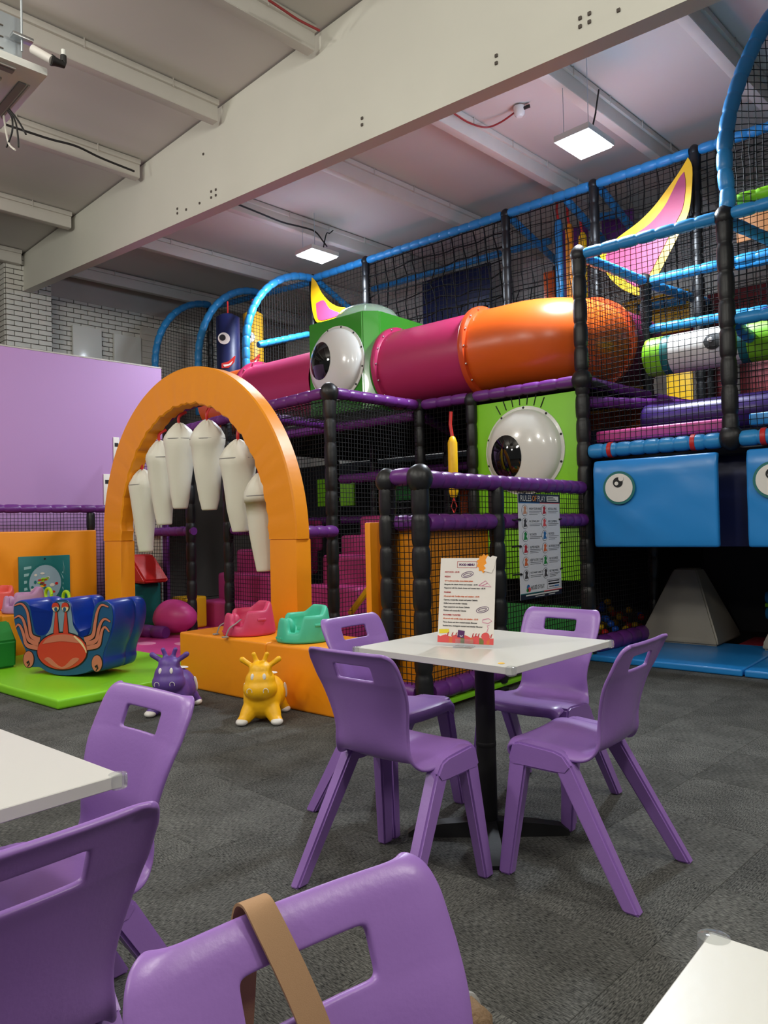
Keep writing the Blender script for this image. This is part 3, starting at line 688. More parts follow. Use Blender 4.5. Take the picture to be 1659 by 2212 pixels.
# ---- teeth
def tooth(label, tx, ty, w, sy, bx, by, bw, Y=4.12):
    T = at_y(tx, ty, Y); dep = (T-CAM).dot(CF); k = dep/F
    Bt = T+V(0, 0, -1)*((by-ty)*k)+_rt*((bx-tx)*k); S = (sy-ty)*k; L = (T-Bt).length; r = w*k/2*1.1; rb = bw*k/2*1.15
    t = thing('hanging_tooth', label, 'hanging tooth', Bt, 0, 'white vinyl teeth hanging in the orange arch')
    ax = (T-Bt).normalized(); xx = _rt-ax*_rt.dot(ax); xx.normalize(); M = Matrix((xx, ax.cross(xx), ax)).transposed()
    bm = new(); prof = [(0, 0), (rb*.9, .0), (rb, .012), (rb*1.04, .03)]
    for q in (.12, .25, .4, .55, .7): prof.append((rb+(r-rb)*(q/.78)**.85, L*q))
    prof += [(r, L-S*1.25), (r*1.01, L-S), (r*.96, L-S*.8), (r*.72, L-S*.45), (r*.4, L-S*.2), (r*.16, L-.01), (.0, L)]
    lathe(bm, prof, Bt, M, 28, sq=(1, .62))
    for v in bm.verts:
        h = (v.co-Bt).dot(ax); a = math.atan2((v.co-Bt).dot(ax.cross(xx)), (v.co-Bt).dot(xx))
        rad = (v.co-Bt)-ax*h
        if rad.length > 1e-4: v.co += rad.normalized()*(.012*math.sin(a*9)*max(0, (h-(L-S))/S) + .008*noise.noise(v.co*9))
    obj('tooth_body', bm, 'white_v', t, ang=180)
    bm = new(); lathe(bm, [(r*1.012, 0), (r*1.016, .004), (r*1.012, .008)], Bt+ax*(L-S), M, 28, sq=(1, .62)); obj('seam', bm, 'strap', t)
    bm = new(); up = V(0, 0, 1); z_in = ZS+ZI*math.sqrt(max(0, 1-((T.x-XA)/AI)**2))
    top = V(T.x-.03*(1 if T.x > XA else -1), Y+.06, max(T.z+.1, min(z_in, T.z+.3)))
    tube(bm, spline([T-ax*.03, T+V(0, 0, .05), top]), .014, 8); obj('strap', bm, 'red', t)
tooth('leftmost white tooth, the lowest on the left of the arch', 307, 1012, 54, 1048, 312, 1192, 26)
tooth('second white tooth from the left in the arch', 344, 950, 58, 990, 352, 1134, 28)
tooth('third white tooth from the left, left of the two central teeth', 387, 912, 62, 950, 387, 1099, 28)
tooth('fourth white tooth from the left, right of the two central teeth', 447, 905, 70, 950, 449, 1102, 30)
tooth('fifth white tooth from the left, hanging alone on the right', 514, 947, 74, 992, 515, 1149, 32)
tooth('rightmost white tooth, half covered by the right leg of the arch', 560, 1020, 66, 1072, 568, 1234, 32)
# ---- benches
soft('bench_block', (-4.52, 3.67, .21), (1.02, .56, .42), 'orange', 'orange foam bench block carrying the pink baby seat', 'bench', bev=.02)
soft('bench_block', (-3.64, 3.66, .21), (.72, .56, .42), 'orange', 'orange foam bench block carrying the teal baby seat', 'bench', bev=.02)
soft('bench_block', (-7.86, 3.25, .225), (1.1, .5, .45), 'orange', 'orange foam bench block at the left edge behind the crab rocker', 'bench', bev=.02)
# ---- baby seats
def baby_seat(loc, rz, m, label, straps=False):
    t = thing('baby_seat', label, 'baby seat', loc, rz, 'moulded foam baby seats')
    bm = new(); n = 96
    def rim(a):                                   # a = angle, front at -pi/2
        f = (math.degrees(a)+90) % 360; f = f if f < 180 else 360-f       # 0 front ... 180 back
        if f < 17: return .148
        if f < 27: return .148+(.068-.148)*(.5-.5*math.cos(PI*(f-17)/10))
        if f < 52: return .068
        if f < 66: return .068+(.165-.068)*(.5-.5*math.cos(PI*(f-52)/14))
        if f < 115: return .165
        if f < 142: return .165+(.212-.165)*(f-115)/27
        return .212
    HS = 1.12
    rows = []
    for k in range(n):
        a = 2*PI*k/n; co, si = math.cos(a), math.sin(a); h = rim(a)*HS
        def P(r, z): return bm.verts.new((co*r, si*r*1.04, z))
        def ro(z): return .192-.14*z
        q = ro(h)
        rows.append([P(.0001, 0), P(ro(0)-.02, 0), P(ro(0)-.004, .004), P(ro(0), .016), P(ro(h*.5), h*.5), P(ro(h-.02), h-.02), P(q-.003, h-.007), P(q-.011, h-.001), P(q-.021, h), P(q-.032, h-.003), P(q-.039, h-.012), P(q-.041, h-.035), P(min(q-.043, .125), max(.055, h*.5)), P(.098, .062), P(.05, .055), P(.0001, .055)])
    for k in range(n):
        A_, B_ = rows[k], rows[(k+1) % n]
        for j in range(len(A_)-1): bm.faces.new((A_[j], B_[j], B_[j+1], A_[j+1]))
    bmesh.ops.remove_doubles(bm, verts=bm.verts, dist=.0005); bmesh.ops.recalc_face_normals(bm, faces=bm.faces[:])
    bmesh.ops.smooth_vert(bm, verts=bm.verts, factor=.3, use_axis_x=True, use_axis_y=True, use_axis_z=True)
    o = obj('seat_body', bm, m, t, local=True, ang=180)
    bm = new(); ell(bm, (0, -.118, .095), (.05, .046, .07), seg=18, ring=12); obj('pommel', bm, m, t, local=True, ang=180)
    for s in (-1, 1):
        bm = new(); box(bm, (s*.176, .03, .12), (.012, .07, .02), bev=.009, M=Matrix.Rotation(s*-.2, 3, 'Y')); obj('side_grip', bm, m, t, local=True, ang=60)
    bm = new(); 
    for k in range(5): box(bm, (-.04+.02*k, -.194, .032), (.013, .01, .014), bev=.003)
    o = obj('raised_lettering', bm, m, t, local=True); o['kind'] = 'stuff'
    if straps:
        for s, L in ((1, .2), (-1, .12)):
            bm = new(); ribbon(bm, spline([V(s*.06, -.09, .12), V(s*.085, -.14, .095), V(s*.10, -.19, .07), V(s*.1, -.212, .03), V(s*.1, -.218, .008)]), V(1, 0, 0), .022, .003); st = obj('harness_strap', bm, 'strap', t, local=True)
            bm = new(); box(bm, (s*.1, -.226, .008), (.03, .045, .01), bev=.004); obj('buckle', bm, 'bagtrim', st, local=True)
    return t
baby_seat((-4.46, 3.62, .42), math.radians(-18), 'pinkfoam', 'hot pink moulded baby seat with grey straps on the orange bench', True)
baby_seat((-3.86, 3.62, .42), math.radians(-18), 'aqua', 'teal green moulded baby seat on the orange bench')
baby_seat((-7.43, 3.26, .45), math.radians(-20), 'lilacfoam', 'pale lilac moulded baby seat behind the crab rocker')
baby_seat((-7.95, 3.2, .45), math.radians(10), 'coralfoam', 'coral red moulded baby seat at the left edge of the picture')
# ---- cow hoppers
def cow(loc, rz, m, label):
    t = thing('cow_hopper', label, 'toy cow', loc, rz, 'inflatable cow hoppers')
    bm = new()
    ell(bm, (0, .07, .15), (.135, .165, .13)); ell(bm, (0, -.03, .14), (.118, .11, .125))
    ell(bm, (0, -.085, .215), (.108, .1, .08)); ell(bm, (0, -.078, .262), (.095, .088, .08)); ell(bm, (0, -.068, .322), (.072, .068, .06)); ell(bm, (0, .2, .24), (.03, .035, .03))
    for s in (-1, 1):
        for y0, y1 in ((-.06, -.12), (.15, .21)): tube(bm, [V(s*.05, y0, .11), V(s*.08, (y0+y1)/2, .06), V(s*.10, y1, .024)], [.06, .05, .036], 12); ell(bm, (s*.107, y1-.004, .026), (.036, .044, .027))
        tube(bm, [V(s*.018, -.06, .35), V(s*.03, -.06, .395), V(s*.04, -.062, .422)], [.018, .016, .015], 10); ell(bm, (s*.041, -.062, .424), .0165)
        tube(bm, [V(s*.045, -.06, .345), V(s*.085, -.06, .37), V(s*.11, -.06, .388)], [.016, .018, .02], 10); ell(bm, (s*.114, -.06, .391), .02)
    o = obj('body', bm, m, t, local=True); bake(o, [('REMESH', dict(mode='VOXEL', voxel_size=.007)), ('SMOOTH', dict(factor=.5, iterations=8))])
    for s in (-1, 1):
        for y1 in (-.124, .206):
            bm = new(); ell(bm, (s*.108, y1-.012, .022), (.038, .042, .0235)); obj('hoof', bm, 'rubberwhite', t, local=True)
        bm = new(); ell(bm, (s*.036, -.147, .298), (.011, .007, .02), M=Matrix.Rotation(-.25, 3, 'X')); obj('eye', bm, 'rubberwhite', t, local=True)
        bm = new(); tube(bm, [V(s*.05+.016*math.cos(a), -.178-.002*math.sin(a), .215+.018*math.sin(a)) for a in [PI*k/8*1.3-.4 for k in range(9)]], .0022, 6); obj('nostril', bm, 'rubberwhite', t, local=True)
        bm = new(); ell(bm, (s*.128, .1, .165), (.012, .022, .06), M=Matrix.Rotation(.5, 3, 'X')); obj('patch', bm, 'rubberwhite', t, local=True)
    bm = new(); ell(bm, (.03, .1, .276), (.05, .035, .008)); obj('patch', bm, 'rubberwhite', t, local=True)
cow((-3.70, 3.10, 0), math.radians(40), 'cowyellow', 'yellow rubber cow hopper standing before the orange bench')
cow((-4.36, 2.88, 0), math.radians(40), 'cowpurple', 'purple rubber cow hopper partly hidden behind a purple chair')
# ---- crab rocker
ZM = .072; CO = V(-5.80, 2.88, 0); CXD = V(.942, .336, 0).normalized(); CBK = V(-CXD.y, CXD.x, 0)
CRAB = thing('crab_rocker', 'blue soft rocker seat with a red crab on its front', 'rocker', CO+CBK*.25+V(0, 0, ZM))
def cz(x, y): p = at_p(x/5.03, 1260+y/5.03, CO, -CBK); return ((p-CO).dot(CXD), p.z)
ol = [(140, 330), (150, 262), (200, 228), (280, 238), (320, 300), (345, 420), (365, 520), (392, 590), (450, 608), (512, 582), (550, 520), (570, 420), (580, 300), (602, 232), (660, 212), (740, 222), (770, 290), (785, 400), (810, 520), (850, 600), (900, 628), (958, 612), (995, 540), (1012, 430), (1030, 330), (1060, 262), (1110, 232), (1180, 238), (1225, 290), (1240, 400), (1225, 520), (1190, 650), (1145, 760), (1125, 850), (1130, 910), (1110, 980), (1060, 1005), (1008, 992), (940, 1020), (800, 1046), (650, 1046), (520, 1012), (430, 958), (340, 955), (280, 920), (260, 850), (280, 790), (230, 680), (180, 560), (150, 450)]
oz = [cz(*p) for p in ol]; zmin = min(z for x, z in oz)
def cP(x, y): a, z = cz(x, y); return V(a, 0, z-zmin+ZM+.002)
bm = new(); oo = spline([cP(*p) for p in ol+[ol[0]]], 3)[:-1]
cx_ = sum(p.x for p in oo)/len(oo); cz_ = sum(p.z for p in oo)/len(oo)
def inset(p, d):
    i = oo.index(p); t_ = (oo[(i+1) % len(oo)]-oo[i-1]).normalized(); n_ = V(t_.z, 0, -t_.x)
    if area_sign > 0: n_ = -n_
    return p+n_*d
area_sign = sum(oo[i-1].x*oo[i].z-oo[i].x*oo[i-1].z for i in range(len(oo)))
DEP = .4; rings = []
for y, d in ((0, .022), (.006, .008), (.022, 0), (.2, -.004), (DEP*.62, -.002), (DEP*.64, .006), (DEP*.66, -.002), (DEP-.03, 0), (DEP-.006, .01), (DEP, .024)):
    rings.append([bm.verts.new(CO+CXD*q.x+V(0, 0, q.z)+CBK*y) for q in [inset(p, d) for p in oo]])
for i in range(len(rings)-1):
    for k in range(len(oo)): f = bm.faces.new((rings[i][k], rings[i][(k+1) % len(oo)], rings[i+1][(k+1) % len(oo)], rings[i+1][k])); f.material_index = 0
f = bm.faces.new(rings[0]); f.material_index = 1; bm.faces.new(rings[-1][::-1])
bmesh.ops.triangulate(bm, faces=[f for f in bm.faces if len(f.verts) > 4]); bmesh.ops.recalc_face_normals(bm, faces=bm.faces[:])
obj('seat_foam', bm, ['rblue', 'crabblue'], CRAB, ang=60)
fc = frame_uv(CO, CXD, V(0, 0, 1))
def c2(x, y): p = cP(x, y); return (p.x, p.z)
def cpl(name, pts, m_, lift, par=None, sm=True):
    bm = new(); q = [c2(*p) for p in pts]
    if sm: q = [(v.x, v.y) for v in spline([V(a, b, 0) for a, b in q+[q[0]]], 4)[:-1]]
    plate(bm, Matrix.Translation(-CBK*lift) @ fc, q, .003); bmesh.ops.triangulate(bm, faces=[f for f in bm.faces if len(f.verts) > 4]); return obj(name, bm, m_, par or CRAB, ang=0)
cpl('front_print', [(p[0]+(683-p[0])*.02, p[1]+(640-p[1])*.02) for p in ol], 'crabblue', .0)
cpl('stalk_field', [(500, 610), (555, 520), (580, 380), (600, 260), (750, 250), (775, 330), (800, 500), (850, 610), (700, 640)], 'crabgrey', .001)
cpl('shell_outline', oval(683, 778, 282, 212), 'print_black', .002); cpl('shell', oval(683, 778, 268, 198), 'crabred', .005)
cpl('shell_shine', [(820, 610), (900, 680), (948, 770), (946, 800), (930, 760), (880, 690), (815, 622)], 'crabcream', .008)
cpl('shell_top', [(470, 700), (520, 640), (620, 600), (760, 600), (850, 640), (890, 690), (790, 680), (680, 670), (570, 682)], 'crabpale', .0075)
cpl('mouth_fold', [(490, 865), (545, 845), (680, 950), (800, 855), (870, 865), (780, 940), (690, 968), (590, 940)], 'crabpale', .0075)
def leg(pts, w_):
    for nm, m_, lift, k in (('leg_outline', 'print_black', .002, 1.35), ('crab_leg', 'crabpale', .005, 1.)):
        bm = new(); q = [c2(*p) for p in pts]; q = [(v.x, v.y) for v in spline([V(a, b, 0) for a, b in q], 6)]
        stroke(bm, Matrix.Translation(-CBK*lift) @ fc, q, w_*(1 if k == 1 else 1.55)*.0008, .003, taper=(1, .25)); obj(nm, bm, m_, CRAB, ang=0)
for pts in ([(440, 655), (350, 610), (325, 480), (300, 340), (240, 262), (165, 282)], [(425, 700), (320, 650), (285, 520), (255, 430), (210, 395), (165, 420)], [(420, 740), (300, 710), (265, 600), (235, 520), (205, 488), (178, 520)]): leg(pts, 48)
for pts in ([(925, 655), (1015, 610), (1040, 480), (1065, 350), (1110, 278), (1185, 300)], [(945, 700), (1050, 660), (1080, 540), (1110, 460), (1150, 430), (1205, 460)], [(950, 740), (1070, 715), (1100, 620), (1120, 545), (1150, 520), (1195, 570)]): leg(pts, 48)
for x, y in ((318, 866), (1060, 912)):
    cpl('claw_outline', oval(x, y, 62, 96), 'print_black', .002); c_ = cpl('claw', oval(x, y, 54, 88), 'crabpale', .005); 
    bm = new(); stroke(bm, Matrix.Translation(-CBK*.009) @ fc, [c2(x-8, y+78), c2(x+12, y+50), c2(x+4, y+20), c2(x-14, y+40)], .02, .002, taper=(.3, 1)); obj('claw_gap', bm, 'print_black', CRAB, ang=0)
for x0 in (618, 722):
    cpl('stalk_outline', [(x0-12, 345), (x0+12, 345), (x0+36, 592), (x0-36, 592)], 'print_black', .003, sm=False); cpl('eye_stalk', [(x0-8, 345), (x0+8, 345), (x0+27, 588), (x0-27, 588)], 'crabred', .006, sm=False)
    cpl('eye_outline', oval(x0-2, 300, 42, 54), 'print_black', .0065); cpl('eye_white', oval(x0-2, 302, 36, 46), 'crabcream', .0095); cpl('eye_lid', [(x0-40, 305), (x0-30, 262), (x0-2, 250), (x0+26, 262), (x0+36, 300), (x0+5, 290)], 'crabred', .0125); cpl('eye_pupil', oval(x0+(4 if x0 < 700 else -6), 322, 16, 22), 'crabblue', .0125)
# ---- caterpillar rocker at the left edge
CAT = thing('caterpillar_rocker', 'green soft rocker with yellow spots and a teal seat at the left edge', 'rocker', (-7.25, 2.65, ZM))
bm = new(); prism(bm, [V(x, 2.46, z) for x, z in ((-8.2, ZM+.002), (-6.62, ZM+.002), (-6.6, .3), (-6.75, .46), (-6.95, .40), (-7.15, .22), (-7.5, .2), (-8.2, .4))], V(0, .37, 0)); bmesh.ops.bevel(bm, geom=bm.edges[:], offset=.015, segments=2, affect='EDGES'); obj('body', bm, 'dgreen', CAT, ang=50)
bm = new(); stroke(bm, frame_uv(V(0, 2.457, 0), V(1, 0, 0), V(0, 0, 1)), [(-7.6, .12), (-7.2, .15), (-6.95, .25), (-6.8, .38), (-6.7, .42)], .13, .004); obj('caterpillar', bm, 'limep', CAT, ang=0)
for x, z in ((-6.78, .37), (-6.86, .28), (-7.0, .2), (-7.2, .15)):
    bm = new(); plate(bm, frame_uv(V(0, 2.452, 0), V(1, 0, 0), V(0, 0, 1)), oval(x, z, .025, .032), .004); obj('spot', bm, 'yellow', CAT)
bm = new(); ell(bm, (-7.25, 2.65, .5), (.42, .19, .2)); 
for v in bm.verts: v.co.z = max(v.co.z, .26)
obj('seat_pad', bm, 'teal', CAT)
# ---- lime hopper with ring handles
p = at_z(120, 1308, .55); p.z = .06
LH = thing('hopper_ball', 'lime green hopper with two ring handles behind the crab rocker', 'hopper ball', V(-6.95, 3.62, ZM))
hc = at_y(122, 1322, 3.62)
bm = new(); ell(bm, (hc.x, 3.62, hc.z-.12), (.24, .24, .26), seg=24, ring=16); 
zmn = min(v.co.z for v in bm.verts)
for v in bm.verts:
    if v.co.z < hc.z-.12: v.co.z = hc.z-.12+(v.co.z-(hc.z-.12))*((hc.z-.12-ZM-.002)/.26)
obj('ball', bm, 'limep', LH)
for x, y in ((105, 1284), (143, 1291)):
    q = at_y(x, y, 3.62); bm = new(); tube(bm, [q+V(.065*math.cos(a), 0, .062*math.sin(a)) for a in [2*PI*k/24 for k in range(25)]], .016, 8); obj('ring_handle', bm, 'limep', LH)
# ---- fence along the lilac partition
FEN = thing('padded_fence', 'low purple railed fence with orange padding before the lilac wall', 'fence', bld(SF, 4.0, 0))
tp = at_p(196, 1120, bld(SF, 0, 0), BS).dot(B2); te = at_p(262, 1120, bld(SF, 0, 0), BS).dot(B2)
rail(FEN, bld(SF, .5, 1.5), bld(SF, te, 1.5), 'purple', .048, .17); 
for t in (1.4, tp): q = bld(SF, t, 0); post(FEN, q.x, q.y, 0, 1.45, .05)
bm = new(); net(bm, bld(SF, 2.2, .05), bld(SF, te, .05), bld(SF, te, 1.47), bld(SF, 2.2, 1.47), .04, .04, .003); obj('net', bm, 'net', FEN, ang=0)
tO = at_p(205, 1147, bld(SF+.07, 0, 0), BS).dot(B2)
bm = new(); box(bm, bld(SF+.08, (tO+.6)/2, .64), (.06, tO-.6, 1.2), BROT, .015, seg=3); obj('padded_panel', bm, 'orange', FEN, ang=60)
ACT = thing('activity_panel', 'teal square activity board with a round picture maze on the orange fence', 'activity board', bld(SF+.12, 3.6, .6))
pa = at_p(39, 1203, bld(SF+.115, 0, 0), BS); pb_ = at_p(150, 1203, bld(SF+.115, 0, 0), BS); ta, tb_ = pa.dot(B2), pb_.dot(B2); Wd = tb_-ta
Hb = .62; am = frame_uv(bld(SF+.112, ta, pa.z-Hb), B2, V(0, 0, 1)) @ Matrix.Diagonal((1, Hb/.95, 1, 1))
bm = new(); box(bm, bld(SF+.119, (ta+tb_)/2, pa.z-Hb/2), (.016, Wd, Hb), BROT, .006); obj('board', bm, 'teal', ACT)
K['apale'] = mat('pale_teal_print', (150, 196, 196), .4); K['adisc'] = mat('grey_blue_disc', (150, 178, 190), .25)
am2 = Matrix.Translation(BS*.015) @ am
for k in range(6):
    bm = new(); y = .12+k*.12; plate(bm, am2, [(.1*Wd, y), (.24*Wd, y+.02), (.24*Wd, y+.06), (.1*Wd, y+.05)], .002); obj('printed_ray', bm, 'apale', ACT)
    bm = new(); a = .5+k*.16; plate(bm, am2, [(.6*Wd+.2*math.cos(a), .5+.2*math.sin(a)), (.86*Wd, .86-k*.1), (.86*Wd, .82-k*.1)], .002); obj('printed_ray', bm, 'apale', ACT)
bm = new(); plate(bm, am2, oval(.5*Wd, .47, .35*Wd, .36, 36), .004); obj('disc_rim', bm, 'teal', ACT)
bm = new(); plate(bm, Matrix.Translation(BS*.005) @ am2, oval(.5*Wd, .47, .31*Wd, .32, 36), .003); obj('disc', bm, 'adisc', ACT)
for k in range(26):
    a = random.uniform(0, 2*PI); r = random.uniform(.03, .27); c_ = random.choice(['white_v', 'limep', 'yellow', 'red', 'teal', 'white_v'])
    bm = new(); plate(bm, Matrix.Translation(BS*.009) @ am2, oval(.5*Wd+r*math.cos(a)*Wd, .47+r*math.sin(a), random.uniform(.014, .03), random.uniform(.014, .03), 10), .002); obj('printed_shape', bm, c_, ACT)
bm = new(); lathe(bm, [(0, 0), (.012, 0), (.008, .006), (0, .008)], am2 @ V(.5*Wd, .9, 0), Matrix((B2, V(0, 0, 1), BS)).transposed(), 10); obj('screw', bm, 'print_black', ACT)
# notices behind the arch on the lilac wall
for (x0, y0, x1, y1, lb) in ((244, 944, 258, 1010, 'small white notice on the lilac wall above the other notice'), (223, 1024, 240, 1092, 'small framed white notice on the lilac wall just above the purple rail')):
    a = at_p(x0, y0, bld(SLI, 0, 0), BS); b = at_p(x1, y1, bld(SLI, 0, 0), BS); N = thing('wall_notice', lb, 'notice', bld(SLI+.006, (a.dot(B2)+b.dot(B2))/2, b.z))
    bm = new(); box(bm, bld(SLI+.006, (a.dot(B2)+b.dot(B2))/2, (a.z+b.z)/2), (.008, b.dot(B2)-a.dot(B2), a.z-b.z), BROT, .002); obj('sheet', bm, 'paper', N)
    bm = new(); box(bm, bld(SLI+.011, (a.dot(B2)+b.dot(B2))/2, a.z-.1), (.003, (b.dot(B2)-a.dot(B2))*.6, .05), BROT); obj('printed_block', bm, 'print_black', N)
# ---- soft building blocks
BLK = (-7.93, 4.80)
bm = new(); prism(bm, [V(BLK[0]+x, BLK[1]-.15, .62+z) for x, z in ((-.36, 0), (.36, 0), (.38, .03), (.1, .29), (.03, .32), (-.12, .32), (-.3, .18))], V(0, .32, 0)); bmesh.ops.bevel(bm, geom=bm.edges[:], offset=.02, segments=2, affect='EDGES'); tag(obj('foam_block', bm, 'red', ang=50), 'red roof shaped foam block on top of the teal block', 'foam block')
soft('foam_block', (BLK[0], BLK[1], .36), (.38, .38, .5), 'teal', 'tall teal foam block standing under the red roof block', 'foam block', bev=.05)
soft('foam_block', (BLK[0], BLK[1], .08), (.44, .44, .055), 'lime', 'flat lime foam block under the teal block', 'foam block', bev=.01)
soft('foam_block', (-7.62, 5.28, .24), (.3, .3, .37), 'yellow', 'yellow foam block beside the teal block', 'foam block', bev=.03)
bm = new(); pad(bm, [(-8.2, 4.42, .11), (-7.1, 4.62, .11)], .07, .2); tag(obj('floor_roll', bm, ['purple', 'cord'], ang=60), 'padded purple roll lying along the pink mat', 'padded roll')
# pink boulders
def boulder(c, r, label):
    bm = new(); ell(bm, c, r, seg=24, ring=16)
    for v in bm.verts: v.co += noise.noise_vector(v.co*2.2)*.05; v.co.z = max(v.co.z, .052)
    return tag(obj('foam_boulder', bm, 'pinkv', ang=180), label, 'foam boulder', 'pink foam boulders')
boulder((-7.3, 4.86, .24), (.27, .22, .2), 'large pointed pink foam boulder on the pink mat beside the black post')

# ================================================================ PLAY FRAMES
Y1 = 6.15; XP0, XP1 = -2.94, -1.72; YM = 7.37; YT = 8.0
# ---- toddler frame (purple rails, black posts)
TD = thing('toddler_frame', 'netted toddler climbing frame with purple padded rails behind the arch', 'climbing frame', (-6.0, 5.5, 0))
for x, y, z0, z1 in ((-4.76, 4.83, 0, 2.4), (-4.76, Y1, 0, 2.42), (-4.11, Y1, 0, 2.4), (-6.48, 5.0, 0, 2.36), (-7.16, 5.0, 0, 2.36), (-6.0, Y1, 0, 2.4), (-7.3, Y1, 0, 2.4), (-5.3, 7.4, 0, 2.3), (-6.5, 7.4, 0, 2.3), (-7.9, 6.9, 0, 2.3), (-4.0, 7.4, 0, 2.3)):
    post(TD, x, y, z0, z1, .055)
joint(TD, V(-4.76, 4.83, 2.42), .085); joint(TD, V(-4.76, Y1, 2.44), .07); joint(TD, V(-4.11, Y1, 2.42), .07)
for a, b in (((-4.76, 4.9, 2.43), (-4.76, Y1-.06, 2.45)), ((-4.84, 4.83, 2.43), (-5.95, 4.86, 2.40)), ((-4.70, Y1, 2.45), (-4.15, Y1, 2.45)), ((-4.07, Y1, 2.45), (-3.0, Y1, 2.45)),
             ((-5.95, 4.86, 2.38), (-7.2, 5.0, 2.36)), ((-5.95, 4.9, 2.36), (-5.95, Y1, 2.36)), ((-4.82, Y1, 2.35), (-7.3, Y1, 2.35)), ((-4.8, Y1+.1, 2.36), (-5.2, 7.4, 2.3)),
             ((-4.7, 4.8, 1.17), (-4.60, 4.34, 1.17)), ((-4.8, Y1, 1.75), (-5.9, Y1, 1.75)), ((-6.4, 5.0, 1.2), (-5.4, 5.05, 1.2)), ((-7.1, 5.0, 1.2), (-8.4, 5.1, 1.2)), ((-5.3, 7.4, 1.3), (-7.9, 7.2, 1.3)), ((-4.0, 7.4, 1.9), (-6.5, 7.4, 1.9)), ((-4.1, Y1, 1.22), (-3.0, Y1, 1.22))):
    rail(TD, a, b, 'purple', .052)
post(TD, -4.60, 4.3, 0, 1.2); joint(TD, V(-4.60, 4.3, 1.2), .065)
netp(TD, (-4.76, 4.86, .1), (-4.76, Y1, .1), (-4.76, Y1, 2.4), (-4.76, 4.86, 2.4), .042, .042, .003, .008)
netp(TD, (-4.78, 4.85, .1), (-6.45, 4.98, .1), (-6.45, 4.98, 2.36), (-4.78, 4.85, 2.36), .042, .042, .003, .008)
netp(TD, (-7.2, 5.0, .1), (-8.5, 5.1, .1), (-8.5, 5.1, 2.3), (-7.2, 5.0, 2.3), .042, .042, .003, .008)
netp(TD, (-4.76, 4.86, 2.38), (-4.76, Y1, 2.40), (-5.95, Y1, 2.36), (-5.95, 4.88, 2.36), .045, .045, .003, .01, -.02)
netp(TD, (-4.72, Y1, .1), (-4.13, Y1, .1), (-4.13, Y1, 2.4), (-4.72, Y1, 2.4), .05, .05, .003)
# pink padded steps inside
STEPS = thing('soft_steps', 'pink foam climbing steps rising inside the toddler frame', 'foam steps', (-5.6, 5.9, 0))
for k, (x0, x1, y0, y1, z0, z1) in enumerate(((-5.75, -4.9, 5.15, 5.5, .0, .33), (-5.72, -4.92, 5.35, 5.75, .30, .62), (-5.68, -4.92, 5.6, 6.0, .58, .92), (-5.62, -4.92, 5.8, 6.08, .88, 1.12), (-5.45, -4.95, 5.95, 6.1, 1.06, 1.32))):
    bm = new(); box(bm, ((x0+x1)/2, (y0+y1)/2, (z0+z1)/2), (x1-x0, y1-y0, z1-z0), .06*(-1)**k, .05, seg=3); obj('step', bm, 'pinkv', STEPS, ang=60)
S2 = thing('soft_steps', 'low pink foam steps seen through the orange arch', 'foam steps', (-7.1, 6.0, 0))
for k, (x0, x1, y0, y1, z0, z1) in enumerate(((-7.7, -6.55, 5.5, 6.0, 0, .36), (-7.65, -6.6, 5.7, 6.25, .33, .68), (-7.5, -6.6, 5.9, 6.45, .64, .96), (-7.2, -6.6, 6.0, 6.55, .92, 1.3))):
    bm = new(); box(bm, ((x0+x1)/2, (y0+y1)/2, (z0+z1)/2), (x1-x0, y1-y0, z1-z0), .05*(-1)**k, .05, seg=3); obj('step', bm, 'pinkv', S2, ang=60)
bm = new(); tube(bm, [at_y(757, 1325, 5.1), at_y(814, 1248, 5.1)], .03, 8); tag(obj('yellow_rope', bm, 'yellow'), 'yellow sloping rope edge below the pink steps', 'rope')
def hang(px_, py0, py1, Y, w_, m_, label, strap='red', name='hanging_bag'):
    a = at_y(px_, py0, Y); b = at_y(px_, py1, Y); t = thing(name, label, 'hanging bag', V(a.x, Y, b.z))
    L = a.z-b.z; bm = new(); lathe(bm, [(0, 0), (w_*.7, .01), (w_, .06), (w_, L*.5), (w_, L-.07), (w_*.6, L-.02), (.0, L)], V(a.x, Y, b.z), None, 16); obj('bag_body', bm, m_, t, ang=70)
    bm = new(); tube(bm, [V(a.x, Y, a.z-.02), V(a.x-.02, Y, a.z+.1), V(a.x-.01, Y, a.z+.22)], .016, 8); obj('strap', bm, strap, t)
    bm = new(); tube(bm, [V(a.x, Y, b.z), V(a.x+.03, Y, b.z-.08), V(a.x, Y, b.z-.14), V(a.x-.03, Y, b.z-.08), V(a.x, Y, b.z)], .006, 6); obj('loop', bm, strap, t)
    return t
hang(977, 940, 1076, 5.7, .045, 'yellow', 'slim yellow punch bag hanging on red straps inside the frame')
# ---- cage at the entrance (low barrier)
XC, YC0 = -2.92, 3.76
CG = thing('entrance_barrier', 'low netted barrier with purple rails and orange boards beside the menu table', 'barrier', (XC, 4.9, 0))
for x, y, z1 in ((XC, YC0, 1.5), (-3.19, YC0-.0, 1.5), (XC, 4.66, 1.5)): post(CG, x, y, .06, z1-.03, .058, seg=.19)
joint(CG, V(XC, YC0, 1.5), .085); joint(CG, V(-3.19, YC0, 1.5), .075)
rail(CG, (XC-.06, YC0, 1.52), (-3.13, YC0, 1.52), 'purple', .055, .12); rail(CG, (XC, YC0+.07, 1.50), (XC, Y1-.1, 1.50), 'purple', .055, .135)
rail(CG, (XC, YC0+.06, 1.22), (XC, 4.6, 1.22), 'purple', .055, .14); rail(CG, (XC, 4.72, 1.22), (XC, Y1-.08, 1.22), 'purple', .055, .14); rail(CG, (-3.25, YC0+.03, 1.22), (XC, YC0+.03, 1.22), 'purple', .05, .1)
